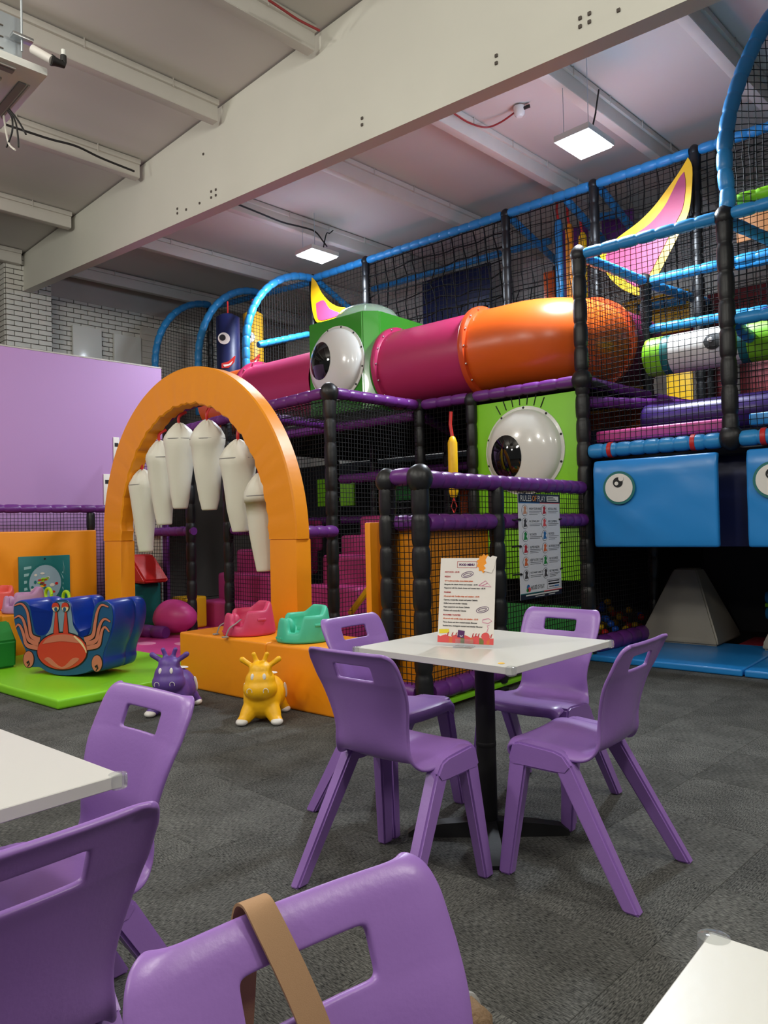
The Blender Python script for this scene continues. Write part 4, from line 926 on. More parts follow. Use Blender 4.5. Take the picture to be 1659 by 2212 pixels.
rail(CG, (XC, YC0+.06, .14), (XC, Y1-.08, .14), 'purple', .062, .14); rail(CG, (XC-.05, YC0, .14), (-3.2, YC0, .14), 'purple', .06, .12)
bm = new(); box(bm, (XC-.02, 5.0, .05), (.1, 2.3, .035), bev=.008); obj('base_board', bm, 'lime', CG)
for y in (YC0, 4.66):
    bm = new(); lathe(bm, [(0, 0), (.055, 0), (.058, .015), (.03, .03), (.022, .07), (0, .07)], (XC, y, .001), None, 16); obj('foot', bm, 'black_metal', CG)
bm = new(); lathe(bm, [(0, 0), (.055, 0), (.058, .015), (.03, .03), (.022, .07), (0, .07)], (-3.19, YC0, .001), None, 16); obj('foot', bm, 'black_metal', CG)
netp(CG, (XC+.012, YC0+.05, .18), (XC+.012, 4.6, .18), (XC+.012, 4.6, 1.2), (XC+.012, YC0+.05, 1.2), .04, .04, .0032, .004)
netp(CG, (XC+.012, 4.72, .18), (XC+.012, Y1-.08, .18), (XC+.012, Y1-.08, 1.2), (XC+.012, 4.72, 1.2), .04, .04, .0032, .004)
netp(CG, (XC, YC0+.06, 1.24), (XC, 4.6, 1.24), (XC, 4.6, 1.48), (XC, YC0+.06, 1.48), .04, .04, .0028, .004)
netp(CG, (XC, 4.72, 1.24), (XC, Y1-.08, 1.24), (XC, Y1-.08, 1.48), (XC, 4.72, 1.48), .04, .04, .0028, .004)
netp(CG, (-3.19, YC0-.03, .18), (XC, YC0-.03, .18), (XC, YC0-.03, 1.48), (-3.19, YC0-.03, 1.48), .04, .04, .0032, .006)
bm = new(); box(bm, (XC-.05, (YC0+4.6)/2, .67), (.03, 4.6-YC0, 1.06), bev=.008); obj('board', bm, 'orange', CG)
bm = new(); box(bm, ((-3.17+XC)/2-.03, YC0+.06, .67), (.2, .03, 1.06), bev=.008); obj('board', bm, 'orange', CG)
bm = new(); box(bm, (-3.33, YC0+.1, .62), (.05, .3, 1.22), bev=.01); obj('end_board', bm, 'orange', CG)
# ---- eye panel
EP = thing('eye_panel', 'lime green vinyl panel with one big bulging white eye', 'eye panel', (-3.53, Y1, .62))
bm = new(); box(bm, (-3.53, Y1+.03, 1.80), (1.12, .03, 1.14), bev=.006); obj('sheet', bm, 'lime', EP)
bm = new(); box(bm, (-3.53, Y1+.05, .93), (1.12, .03, .5), bev=.006); obj('lower_sheet', bm, 'lime', EP)
bm = new(); box(bm, (-3.6, Y1+.05, .28), (1.2, .03, .34), bev=.006); obj('ground_sheet', bm, 'dgreen', EP)
def eye(parent, c, nrm, R, pc, pr, bolts=10, k=.34):
    """white dome with a flange and a smaller dark dome set in it"""
    nrm = nrm.normalized(); x = V(0, 0, 1).cross(nrm).normalized()*-1; z = V(0, 0, 1); M = Matrix((x, z, nrm)).transposed()
    if M.determinant() < 0: x = -x; M = Matrix((x, z, nrm)).transposed()
    bm = new(); prof = [(R, 0), (R, .012), (R*.93, .016)]
    def dz(r): return k*R*math.sqrt(max(0, 1-(r/(R*.93))**2))**.9+.016
    for q in (.925, .91, .88, .82, .74, .62, .48, .32, .16): prof.append((R*q, dz(R*q)))
    prof.append((0, dz(0))); lathe(bm, prof, c, M, 48); wdome = obj('eye_white', bm, 'white', parent, ang=60)
    # pupil follows the dome
    bm = new(); n = 32; rows = []
    for i in range(9):
        q = i/8; row = []
        for j in range(n):
            a = 2*PI*j/n; px_, py_ = pc[0]+pr*q*math.cos(a)*.92, pc[1]+pr*q*math.sin(a)*1.08
            r_ = min(math.hypot(px_, py_), R*.92); row.append(bm.verts.new(Vector(c)+M @ V(px_, py_, dz(r_)+.004+.03*(1-q*q))))
        rows.append(row)
    for i in range(8):
        for j in range(n):
            try: bm.faces.new((rows[i][j], rows[i][(j+1) % n], rows[i+1][(j+1) % n], rows[i+1][j]))
            except ValueError: pass
    bmesh.ops.remove_doubles(bm, verts=bm.verts, dist=.0005); bmesh.ops.recalc_face_normals(bm, faces=bm.faces[:])
    obj('pupil', bm, 'pupil', parent, ang=180)
    for j in range(bolts):
        a = 2*PI*j/bolts+.3; p = Vector(c)+M @ V(R*.965*math.cos(a), R*.965*math.sin(a), .012)
        bm = new(); lathe(bm, [(.012, 0), (.011, .006), (0, .009)], p, M, 8); obj('bolt', bm, 'print_black', wdome)
    return M
eye(EP, V(-3.54, Y1+.015, 1.88), V(0, -1, 0), .415, (-.12, -.06), .19)
for k in range(7):
    a = PI/2+.55-.17*k; bm = new(); p = V(-3.56, Y1+.012, 1.88); tube(bm, [p+V(.44*math.cos(a), 0, .43*math.sin(a)), p+V(.53*math.cos(a), 0, .53*math.sin(a))], .005, 6); obj('eyelash', bm, 'print_black', EP)
# ---- green viewing box and crawl tubes
GX0, GX1, GY0, GY1, GZ0, GZ1 = -6.37, -5.38, 6.14, 7.1, 2.5, 3.6
GB = thing('viewing_box', 'glossy green viewing box with a big white eye between the pink tubes', 'viewing box', ((GX0+GX1)/2, 6.6, GZ0))
bm = new(); ch = .14; out = [(GX0, GY0), (GX1-ch, GY0), (GX1-.02, GY0+ch*.85), (GX1, GY0+ch), (GX1, GY1), (GX0, GY1)]
prism(bm, [V(x, y, GZ0) for x, y in out], V(0, 0, GZ1-GZ0)); bmesh.ops.bevel(bm, geom=bm.edges[:], offset=.012, segments=2, affect='EDGES'); obj('shell', bm, 'green', GB, ang=30)
eye(GB, V(-5.915, GY0-.004, 3.07), V(0, -1, 0), .425, (-.13, .03), .2, 12)
bm = new(); lathe(bm, [(.4, 0), (.39, .05), (.33, .13), (.22, .19), (.1, .215), (0, .22)], ((GX0+GX1)/2, 6.62, GZ1), None, 32); obj('clear_dome', bm, mat('clear_dome_plastic', (226, 228, 232), .08, trans=.4, alpha=.6), GB)
TR = .43; TY, TZ = 6.58, 2.97
def ctube(x0, x1, m_, mf, label, fl=(True, True), bend=None):
    t = thing('crawl_tube', label, 'crawl tube', V((x0+x1)/2, TY, TZ-TR), 0, 'plastic crawl tubes')
    bm = new(); path = [V(x0, TY, TZ), V(x1, TY, TZ)] if not bend else bend
    path = path if bend else [path[0].lerp(path[1], k/6) for k in range(7)]
    tube(bm, path, TR, 40, caps=False); obj('tube_shell', bm, m_, t, ang=180)
    for x, on in ((x0, fl[0]), (x1 if not bend else None, fl[1])):
        if not on or x is None: continue
        bm = new(); M = Matrix((V(0, 1, 0), V(0, 0, 1), V(1, 0, 0))).transposed()
        lathe(bm, [(TR-.01, -.03), (TR+.045, -.03), (TR+.05, -.02), (TR+.05, .02), (TR+.045, .03), (TR+.004, .03), (TR-.01, .04)], V(x, TY, TZ), M, 40); fg = obj('flange', bm, mf, t, ang=50)
        for j in range(16):
            a = 2*PI*j/16; p = V(x+.03, TY+(TR+.028)*math.cos(a), TZ+(TR+.028)*math.sin(a)); bb = new(); box(bb, p, (.03, .018, .018), bev=.004); obj('bolt', bb, 'metal', fg)
    return t
ctube(GX1+.03, -4.26, 'pinkp', 'pinkp', 'pink crawl tube between the green box and the orange tube', (True, False))
E_ = [V(-4.2+.41*k/4, TY, TZ) for k in range(5)]+[V(-3.79+.5*math.sin(a), TY+.5*(1-math.cos(a)), TZ) for a in [PI/2*k/12 for k in range(1, 13)]]
ctube(-4.2, -2.6, 'orangep', 'flange_o', 'orange crawl tube elbow beside the tall black post', (True, False), E_)
ctube(-7.75, GX0-.03, 'pinkp', 'pinkp', 'pink crawl tube on the left of the green box', (True, False))
ctube(-8.6, -7.83, 'orangep', 'flange_o', 'orange crawl tube end at the far left behind the arch', (False, False))
bm = new(); M = Matrix((V(1, 0, 0), V(0, 0, 1), V(0, -1, 0))).transposed(); lathe(bm, [(TR-.01, -.03), (TR+.05, -.03), (TR+.05, .03), (TR-.01, .03)], V(-3.29, TY+.5, TZ), M, 40); 
t_ = thing('crawl_tube', 'plum coloured crawl tube joined behind the orange elbow', 'crawl tube', V(-3.29, TY+.8, TZ-TR), 0, 'plastic crawl tubes'); obj('flange', bm, 'flange_o', t_)
bm = new(); tube(bm, [V(-3.29, TY+.53, TZ), V(-3.2, TY+1.2, TZ)], TR, 40, caps=False); obj('tube_shell', bm, mat('plum_plastic', (120, 34, 74), .35), t_, ang=180)
# ---- tall play frame
PF = thing('play_frame', 'tall netted play frame with blue padded rails and black posts', 'climbing frame', (-4.5, 7.5, 0))
post(PF, XP0, Y1, 0, 3.58, .062); post(PF, XP1, Y1, 1.78, 3.56, .06)
XM = -2.82; post(PF, XM, YM, 0, 3.6, .055); post(PF, -1.5, YM, 1.7, 3.6, .055); post(PF, -2.6, 8.6, 0, 3.6, .05); post(PF, -1.2, 8.6, 0, 3.6, .05)
topx = [at_y(x, y, YT).x for x, y in ((675, 598), (790, 562), (1092, 462), (1282, 396), (1500, 326))]
ZT = 5.02
for x in topx: post(PF, x, YT, 2.4, ZT, .055); joint(PF, V(x, YT, ZT), .06)
post(PF, (topx[1]+topx[2])/2, 9.3, 2.4, 4.4, .05); post(PF, topx[2], 9.3, 2.4, 4.7, .05); post(PF, topx[3]-.1, 9.3, 2.4, 4.5, .05)
xs = topx+[.4]
for a, b in zip(xs, xs[1:]): rail(PF, (a+.05, YT, ZT), (b-.05, YT, ZT), 'blue', .052, .16)
for a, b in (((XP0+.06, Y1, 3.56), (XP1-.06, Y1, 3.56)), ((XP1+.06, Y1, 3.56), (.3, Y1, 3.56)), ((XP0, Y1+.06, 3.56), (XM, YM-.05, 3.58)), ((XM, YM+.05, 3.58), (-2.6, 8.55, 3.58)), ((XM+.05, YM, 3.58), (.3, YM, 3.58)), ((XP1, Y1+.06, 3.54), (-1.5, YM, 3.56)),
             (at_y(1405, 712, YM), at_y(1580, 682, YM)), (at_y(1580, 682, YM), at_y(1700, 662, YM)), (at_y(1590, 690, Y1+.02), at_y(1700, 672, Y1+.02)), (at_y(1590, 705, Y1+.1), at_y(1659, 760, YM)), (at_y(1590, 575, YM+.6), at_y(1700, 552, YM+.6)),
             (at_y(804, 625, 9.3), at_y(1081, 547, 9.3)), (at_y(1105, 540, 9.3), at_y(1190, 520, 9.3)), ((topx[2]+.02, YT+.05, ZT-.02), (topx[2]+.02, 9.3, 4.75)), ((topx[3]-.35, YT+.03, ZT-.06), (topx[3]-.35, 9.3, 4.7)), ((topx[3]+.05, YT+.05, ZT-.03), (topx[3]+.05, 9.3, 4.7)), ((topx[0]+.05, YT+.05, ZT-.03), (topx[0]+.05, 9.3, 4.5)), (at_y(1285, 470, 9.0), at_y(1340, 462, 9.0)),
             (at_x(558, 745, topx[0]), at_x(667, 722, topx[0])), (at_y(1380, 665, 8.6), at_y(1480, 650, 8.6))):
    rail(PF, a, b, 'blue', .048, .16)
for p in (V(XP0, Y1, 3.56), V(XP1, Y1, 3.55), V(XM, YM, 3.58)): joint(PF, p, .075)
joint(PF, V(XP0, Y1, 2.45), .09); joint(PF, V(XP1, Y1, 1.83), .09)
# front rail with red ties
rc = 1.815; rail(PF, (XP0+.06, Y1, rc), (XP1-.07, Y1, rc), 'blue', .06, .12); rail(PF, (XP1+.07, Y1, rc), (.3, Y1, rc), 'blue', .06, .12)
for x in (1320, 1500, 1652):
    q = at_y(x, 970, Y1); bm = new(); lathe(bm, [(.062, -.02), (.068, -.016), (.068, .016), (.062, .02)], V(q.x, Y1, rc), Matrix((V(0, 1, 0), V(0, 0, 1), V(1, 0, 0))).transposed(), 16); obj('red_tie', bm, 'red', PF)
bm = new(); box(bm, ((XP0+XP1)/2, Y1+.16, 1.95), (1.1, .09, .1), bev=.02); obj('sill_pad', bm, 'pinkv', PF, ang=60)
bm = new(); box(bm, (XP1+.9, Y1+.16, 1.97), (1.6, .09, .1), bev=.02); obj('sill_pad', bm, 'blue', PF, ang=60)
# purple rails going in
for a, b in (((XP0+.02, Y1+.07, 2.44), (XM, YM, 2.44)), ((XM+.05, YM+.05, 2.42), (-2.3, 8.5, 2.3)), ((XP0, Y1+.1, 2.27), (-2.3, YM+.2, 2.3)), ((XP0-.08, Y1, 2.45), (XP0-.03, Y1, 2.45))): rail(PF, a, b, 'purple', .05)
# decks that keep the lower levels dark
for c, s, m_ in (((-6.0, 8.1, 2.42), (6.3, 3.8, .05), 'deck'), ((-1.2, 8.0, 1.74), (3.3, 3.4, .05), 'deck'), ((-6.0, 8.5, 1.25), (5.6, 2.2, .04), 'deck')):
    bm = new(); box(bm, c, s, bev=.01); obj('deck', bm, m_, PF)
# arches
def arch(par, X, y0, z0, y1, z1, dx=0.):
    pts = [V(X, y0, z0-.8), V(X, y0, z0)]+[V(X+dx*(1-math.cos(a)), y0+(y1-y0)*(1-math.cos(a)), z0+(z1-z0)*math.sin(a)) for a in [PI/2*k/16 for k in range(1, 17)]]
    bm = new(); pad(bm, pts, .055, .16); obj('arched_rail', bm, ['blue', 'cord'], par, ang=60)
    def zz(y): q = 1-(y-y0)/(y1-y0); return z0+(z1-z0)*math.sqrt(max(0, 1-q*q))
    bm = new(); n = int((y1-y0)/.05)
    for k in range(1, n): y = y0+k*.05; tube(bm, [V(X, y, z0-.8+(zz(y)-z0+.8)*j/8)+noise.noise_vector(V(X, y, j))*.005 for j in range(9)], .0032, 3, caps=False)
    for k in range(int((z1-z0+.8)/.05)):
        z = z0-.8+k*.05; ys = y0
        if z > z0: q = math.sqrt(max(0, 1-((z-z0)/(z1-z0))**2)); ys = y0+(y1-y0)*(1-q)
        tube(bm, [V(X, ys+(y1-ys)*j/8, z-.02*math.sin(PI*j/8)) for j in range(9)], .0032, 3, caps=False)
    obj('net', bm, 'net', par, ang=0)
arch(PF, topx[0], 6.68, 3.75, YT, ZT); arch(PF, -9.3, 6.68, 3.72, 7.85, 5.02); arch(PF, -10.4, 6.65, 3.85, 7.72, 5.02)
post(PF, -9.3, 7.85, 2.4, 5.0, .05); post(PF, -10.4, 7.72, 2.4, 5.0, .05)
rail(PF, (-8.2, YT, ZT-.05), (-9.3, 7.85, ZT-.05), 'blue', .045); rail(PF, (-9.3, 7.85, ZT-.05), (-10.4, 7.72, ZT-.05), 'blue', .045)
# big arch at the right, turned outward
nd = V(.72, .69, 0).normalized(); pn = V(-nd.y, nd.x, 0); p0 = V(XP1, Y1, 0)
ap = [at_p(x, y, p0, pn) for x, y in ((1570, 452), (1572, 420), (1566, 370), (1566, 310), (1577, 240), (1600, 165), (1630, 95), (1665, 35), (1720, -20), (1800, -70))]
bm = new(); pad(bm, spline(ap, 4), .058, .15); obj('arched_rail', bm, ['blue', 'cord'], PF, ang=60)
bm = new(); top = ap[-1]
for k in range(0, 44):
    u = k*.055; b0 = p0+nd*u+V(0, 0, 3.58); zt = None
    sp_ = spline(ap, 6)
    for a, b in zip(sp_, sp_[1:]):
        ua, ub = (a-p0).dot(nd), (b-p0).dot(nd)
        if min(ua, ub) <= u <= max(ua, ub)+1e-6: zt = a.z+(b.z-a.z)*((u-ua)/(ub-ua+1e-9))
    if zt and zt > 3.7: tube(bm, [V(b0.x, b0.y, 3.6+(zt-3.6)*j/10)+noise.noise_vector(V(u*7, j, 2))*.012 for j in range(11)], .004, 3, caps=False)
for k in range(30):
    z = 3.62+k*.055; us_ = [(a-p0).dot(nd) for a in spline(ap, 6) if abs(a.z-z) < .05]
    if us_: u0 = min(us_); tube(bm, [p0+nd*(u0+(2.2-u0)*j/12)+V(0, 0, z)+noise.noise_vector(V(z*9, j, 1))*.012 for j in range(13)], .004, 3, caps=False)
obj('net', bm, 'net', PF, ang=0)
rail(PF, at_y(1592, 432, Y1+.2), at_y(1720, 398, Y1+.2), 'lime', .045, .15)
# nets of the tall frame
netp(PF, (XP0+.05, Y1, 1.86), (XP1-.05, Y1, 1.86), (XP1-.05, Y1, 3.54), (XP0+.05, Y1, 3.54), .047, .047, .003, .01)
netp(PF, (XP1+.05, Y1, 1.86), (.3, Y1, 1.86), (.3, Y1, 3.54), (XP1+.05, Y1, 3.54), .047, .047, .003, .01)
netp(PF, (XP0, Y1+.05, 2.47), (XM, YM-.05, 2.47), (XM, YM-.05, 3.55), (XP0, Y1+.05, 3.55), .047, .047, .003, .01)
netp(PF, (XP0+.02, Y1+.05, 1.86), (XM, YM-.05, 1.86), (XM, YM-.05, 2.4), (XP0+.02, Y1+.05, 2.4), .047, .047, .003, .01)
netp(PF, (topx[0], YT, 3.3), (.4, YT, 3.3), (.4, YT, ZT), (topx[0], YT, ZT), .066, .066, .0036, .014)
netp(PF, (topx[1], YT+.25, 3.3), (topx[2], YT+.2, 3.3), (topx[2], YT+.02, ZT-.06), (topx[1], YT+.02, ZT-.06), .17, .15, .0105, .07, .1)
netp(PF, (topx[2], YT+.2, 3.3), (topx[4]-.1, YT+.2, 3.3), (topx[4]-.1, YT+.05, ZT-.06), (topx[2], YT+.02, ZT-.06), .16, .16, .006, .05)
netp(PF, (topx[1]-.4, 9.3, 2.9), (topx[2]+.2, 9.3, 2.9), (topx[2]+.2, 9.3, 4.5), (topx[1]-.4, 9.3, 4.5), .2, .2, .009, .09)
netp(PF, (topx[4], YT+.1, 3.3), (.4, YT+.1, 3.3), (.4, YT+.1, ZT), (topx[4], YT+.1, ZT), .09, .09, .005, .03)
netp(PF, (-2.6, 8.6, 2.4), (.3, 8.6, 2.4), (.3, 8.6, 3.55), (-2.6, 8.6, 3.55), .06, .06, .004, .02)
# far coloured boards
for c, s, m_ in ((at_y(985, 640, 9.7), (1.3, .05, .75), 'dblue'), ((-1.6, 9.0, 2.4), (.9, .05, 1.0), 'dred'), ((-.3, 9.0, 2.4), (1.2, .05, 1.0), 'dred'), ((-1.0, 9.9, 3.6), (4.0, .04, .9), 'dred'), ((-5.0, 7.9, 1.75), (.6, .04, .5), 'lime'), ((-6.2, 7.8, 1.75), (.5, .04, .4), 'dgreen'), ((-5.3, 8.3, 1.5), (.9, .04, .45), 'orangep'), ((-7.3, 7.5, 1.7), (.7, .04, .4), 'lime'), ((-3.55, 7.35, 2.0), (.9, .04, .3), 'dblue')):
    bm = new(); box(bm, c, s, bev=.01); obj('infill_board', bm, m_, PF)
bm = new(); box(bm, (-4.35, 7.4, 1.75), (.75, .03, .75), bev=.01); sg_ = obj('safety_sign', bm, 'print_black', PF)
sm = frame_uv(V(-4.7, 7.38, 1.98), V(1, 0, 0), V(0, 0, 1))
for k, (s_, m_) in enumerate((('ON THE SLIDE', 'mor'), ('-KEEP SOCKS ON', 'mor'), ('-SIT DOWN', 'mor'), ('FEET FIRST', 'mor'))): textmesh('sign_line', s_, sm @ Matrix.Translation(V(.05, -.13*k, .004)), .085, m_, sg_)
# ================================================================ THINGS IN AND ON THE PLAY FRAME
def bpx(x0, y0, x1, y1, Y, th=.04):
    a, b = at_y(x0, y0, Y), at_y(x1, y1, Y); c = (a+b)/2; return c, (abs(b.x-a.x), th, abs(a.z-b.z))
K['brown'] = mat('brown_ply', (150, 92, 34), .6)
for q, m_ in (((272, 1105, 352, 1335, 5.14), 'white_v'), ((352, 1105, 366, 1335, 5.13), 'purple'), ((1345, 655, 1492, 712, 8.75), 'yellow'), ((1440, 800, 1500, 905, 8.75), 'yellow'), ((1515, 775, 1580, 875, 8.7), 'dred'), ((1598, 770, 1690, 880, 8.7), 'dred'), ((1268, 850, 1390, 880, 7.6), 'yellow'), ((1268, 890, 1385, 930, 7.7), 'orangep'), ((1400, 705, 1500, 800, 9.0), 'pinkp'), ((1215, 500, 1275, 655, 9.0), 'purple'), ((1175, 590, 1200, 660, 9.2), 'orangep'), ((1300, 470, 1372, 560, 9.2), 'purple'), ((1590, 455, 1700, 500, 7.8), 'brown'), ((1600, 690, 1700, 720, 7.8), 'brown')):
    c, sz = bpx(*q); bm = new(); box(bm, c, sz, bev=.012); obj('infill_board', bm, m_, PF, ang=50)
# dark drape behind the opening between the blue cushions
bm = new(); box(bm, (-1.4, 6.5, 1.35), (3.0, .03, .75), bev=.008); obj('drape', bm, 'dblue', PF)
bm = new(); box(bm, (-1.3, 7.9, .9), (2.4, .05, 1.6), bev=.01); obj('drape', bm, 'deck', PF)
rail(PF, (-1.9, 7.75, .45), (.2, 7.75, .45), 'blue', .06, .14); rail(PF, (-1.9, 7.75, .3), (.2, 7.75, .3), 'blue', .06, .14)
bm = new(); tube(bm, [V(-1.9, 7.72, .38), V(.2, 7.72, .38)], .02, 8); obj('edge_strip', bm, 'lime', PF)
# ball pit net and edge roll
rail(PF, (XP0+.02, Y1+.1, .12), (XM, YM-.05, .12), 'purple', .075, .18)
netp(PF, (XP0+.01, Y1+.07, .15), (XM, YM-.05, .15), (XM, YM-.05, 1.7), (XP0+.01, Y1+.07, 1.7), .045, .045, .0028, .008)
# blue cushions with eyes
def cushion(x0, x1, ex_, label):
    t = thing('hanging_cushion', label, 'cushion', V((x0+x1)/2, 6.07, .985), 0, 'blue cushions hanging from the front rail')
    bm = new(); box(bm, (0, 0, 0), (x1-x0, .07, .735), bev=.02, seg=2); bmesh.ops.subdivide_edges(bm, edges=[e for e in bm.edges if e.calc_length() > .3], cuts=14, use_grid_fill=True)
    for v in bm.verts:
        v.co.y += .012*noise.noise(V(v.co.x*3, v.co.z*4, 3.3))+.008*noise.noise(V((v.co.x+v.co.z)*7, v.co.z*3, 1.))
        if v.co.z > .28: v.co.y += .03*((v.co.z-.28)/.09)
    bmesh.ops.transform(bm, matrix=Matrix.Translation(V((x0+x1)/2, 6.065, .985+.3675)), verts=bm.verts); obj('cover', bm, 'blue_panel', t, ang=60)
    f_ = frame_uv(V(ex_, 6.01, 1.48), V(1, 0, 0), V(0, 0, 1))
    for nm, r, m_, l_, o_ in (('eye_ring', .138, 'teal', 0, (0, 0)), ('eye_white', .118, 'rubberwhite', .004, (0, 0)), ('eye_pupil', .042, 'print_black', .008, (-.006, .045)), ('eye_glint', .016, 'rubberwhite', .012, (-.016, .036))):
        bm = new(); plate(bm, Matrix.Translation(V(0, -l_, 0)) @ f_, oval(o_[0], o_[1], r, r, 36), .004); obj(nm, bm, m_, t, ang=0)
    bm = new(); plate(bm, Matrix.Translation(V(0, -.012, 0)) @ f_, oval(.024, .075, .022, .022, 16), .004); obj('eye_notch', bm, 'rubberwhite', t, ang=0)
cushion(-2.81, -1.80, -2.57, 'blue vinyl cushion with a cartoon eye hanging right of the tall black post')
cushion(-1.59, -.55, -1.40, 'blue vinyl cushion with a cartoon eye cut off by the right edge')
# mats and grey cones
for x0, x1, lb in ((-2.98, -1.675, 'blue foam floor mat under the left blue cushion'), (-1.66, -.3, 'blue foam floor mat cut off by the right edge')):
    soft('floor_mat', ((x0+x1)/2, 6.70, .028), (x1-x0, 1.24, .054), 'blue_panel', lb, 'mat', bev=.015)
soft('floor_mat', (-1.1, 7.62, .026), (1.9, .56, .05), 'dred', 'dark red foam mat behind the blue mats', 'mat', bev=.015)
def cone(cx, cy, lb):
    bm = new(); R_ = []
    for z, h in ((.0, .355), (.05, .355), (.655, .115), (.68, .1)): R_.append([bm.verts.new((cx+a*h, cy+b*h, .056+z)) for a, b in ((-1, -1), (1, -1), (1, 1), (-1, 1))])
    for i in range(3):
        for j in range(4): bm.faces.new((R_[i][j], R_[i][(j+1) % 4], R_[i+1][(j+1) % 4], R_[i+1][j]))
    bm.faces.new(R_[0][::-1]); bm.faces.new(R_[3]); bmesh.ops.bevel(bm, geom=bm.edges[:], offset=.015, segments=2, affect='EDGES')
    return tag(obj('foam_pyramid', bm, 'greyfoam', ang=50), lb, 'foam pyramid', 'grey foam pyramids')
cone(-2.5, 7.42, 'grey padded pyramid standing left on the blue mats'); cone(-1.42, 7.42, 'grey padded pyramid cut off by the right edge')
# balls in the pit
bb = new(); ell(bb, (0, 0, 0), .036, seg=14, ring=10); b0 = obj('pit_ball', bb, 'red', None, local=True, ang=180); bmesh_ball = b0.data; bpy.data.objects.remove(b0)
BM = {}
for nm, m_ in (('red', mat('red_ball', (200, 34, 30), .35)), ('yellow', mat('yellow_ball', (232, 186, 30), .35)), ('blue', mat('blue_ball', (24, 84, 190), .35)), ('green', mat('green_ball', (26, 120, 70), .35))):
    me = bmesh_ball.copy(); me.materials.clear(); me.materials.append(m_); BM[nm] = me
rb = random.Random(4); placed = []
for k in range(900):
    x = rb.uniform(-3.62, -3.02); y = rb.uniform(6.35, 7.75); hmax = .06+.16*max(0, min(1, (-3.02-x)/.35))+.1*max(0, (y-6.6)); z = rb.uniform(.036, .04+hmax)
    if any((x-a)**2+(y-b)**2+(z-c)**2 < .0053 for a, b, c in placed): continue
    placed.append((x, y, z)); nm = rb.choice(('red', 'yellow', 'blue', 'yellow', 'green', 'red'))
    o = bpy.data.objects.new('pit_ball', BM[nm]); COL.objects.link(o); o.location = (x, y, z)
    tag(o, '%s plastic ball heaped in the dark ball pit beside the blue mat' % nm, 'ball', '%s balls in the ball pit' % nm)
    if len(placed) >= 110: break
# rollers
def roller(cx0, cx1, z, r, mids, label, cat='roller', Y=6.85):
    t = thing('padded_roller', label, cat, V((cx0+cx1)/2, Y, z-r)); M = Matrix((V(0, 1, 0), V(0, 0, 1), V(1, 0, 0))).transposed()
    for nm, a, b, m_ in mids:
        bm = new(); e = .03 if nm == 'end_cap' else 0
        prof = [(0, a), (r*.8, a), (r*.97, a+.02), (r, a+.05)] if a == cx0 else [(r*.99, a), (r, a+.005)]
        prof += [(r, b-.05), (r*.97, b-.02), (r*.8, b), (0, b)] if b == cx1 else [(r, b-.005), (r*.99, b)]
        lathe(bm, prof, V(0, Y, z), M, 28); obj(nm, bm, m_, t, ang=60)
    return t
RO = roller(-2.62, -.9, 2.70, .175, (('end_cap', -2.62, -2.45, 'lime'), ('band', -2.45, -2.38, 'teal'), ('white_sleeve', -2.38, -1.80, 'rubberwhite'), ('band', -1.80, -1.73, 'teal'), ('end_cap', -1.73, -.9, 'lime')), 'green and white padded roller with a cartoon eye behind the front net')
bm = new(); rows = []
for i in range(5):
    row = []
    for j in range(20):
        a = 2*PI*j/20; q = i/4; xx = -1.99+.075*q*math.cos(a); th = .12+.42*q*math.sin(a); row.append(bm.verts.new((xx, 6.85-.179*math.cos(th), 2.70+.179*math.sin(th)-.0)))
    rows.append(row)
for i in range(4):
    for j in range(20):
        try: bm.faces.new((rows[i][j], rows[i][(j+1) % 20], rows[i+1][(j+1) % 20], rows[i+1][j]))
        except ValueError: pass
bmesh.ops.remove_doubles(bm, verts=bm.verts, dist=.0004); bmesh.ops.recalc_face_normals(bm, faces=bm.faces[:]); obj('eye_pupil', bm, 'print_black', RO, ang=180)
bm = new(); ell(bm, (-2.01, 6.85-.178, 2.735), (.022, .006, .022)); obj('eye_glint', bm, 'rubberwhite', RO)
roller(-2.64, -.7, 2.11, .15, (('sleeve', -2.64, -.7, 'dpurple'),), 'dark purple padded roller behind the pink sill', Y=6.8)
roller(-1.75, -.5, 2.98, .1, (('sleeve', -1.75, -.5, 'dpurple'),), 'slim dark purple roller above the green and white roller', Y=7.3)
# sails
K['sailpink'] = pvc('sail_pink', (176, 62, 104), .5)
def sail(outer, inner, Y, label, fx, fy):
    t = thing('shade_sail', label, 'sail', at_y(*fx(*outer[9 % len(outer)]), Y), 0, 'pink and yellow sails')
    for nm, pts, m_, d in (('border', outer, 'yellow', 0.), ('centre', inner, 'sailpink', .008)):
        bm = new(); q = [at_y(*fx(*p), Y) for p in pts]; q = spline(q+[q[0]], 3)[:-1]
        prism(bm, [p-V(0, d, 0) for p in q], V(0, .01, 0)); bmesh.ops.triangulate(bm, faces=[f for f in bm.faces if len(f.verts) > 4]); obj(nm, bm, m_, t, ang=30)
so = [(1005, 150), (1040, 230), (1035, 420), (1010, 600), (930, 780), (830, 980), (760, 1110), (690, 1205), (615, 1275), (540, 1262), (440, 1205), (350, 1110), (290, 960), (300, 925), (440, 800), (600, 680), (720, 560), (820, 430), (920, 290)]
si_ = [(975, 270), (988, 380), (965, 560), (905, 690), (800, 900), (690, 1110), (600, 1210), (480, 1140), (375, 1045), (335, 955), (420, 880), (560, 790), (700, 690), (810, 560), (870, 450), (930, 330)]
sail(so, si_, 7.86, 'large pink and yellow curved sail at the upper right of the frame', lambda x, y: (1220+x/3.779, 300+y/3.779), None)
sl = [(625, 140), (660, 180), (700, 260), (760, 330), (830, 370), (890, 378), (860, 420), (780, 470), (690, 490), (655, 480), (630, 400), (618, 280)]
sli = [(660, 345), (720, 320), (765, 385), (850, 425), (760, 465), (690, 475), (668, 440)]
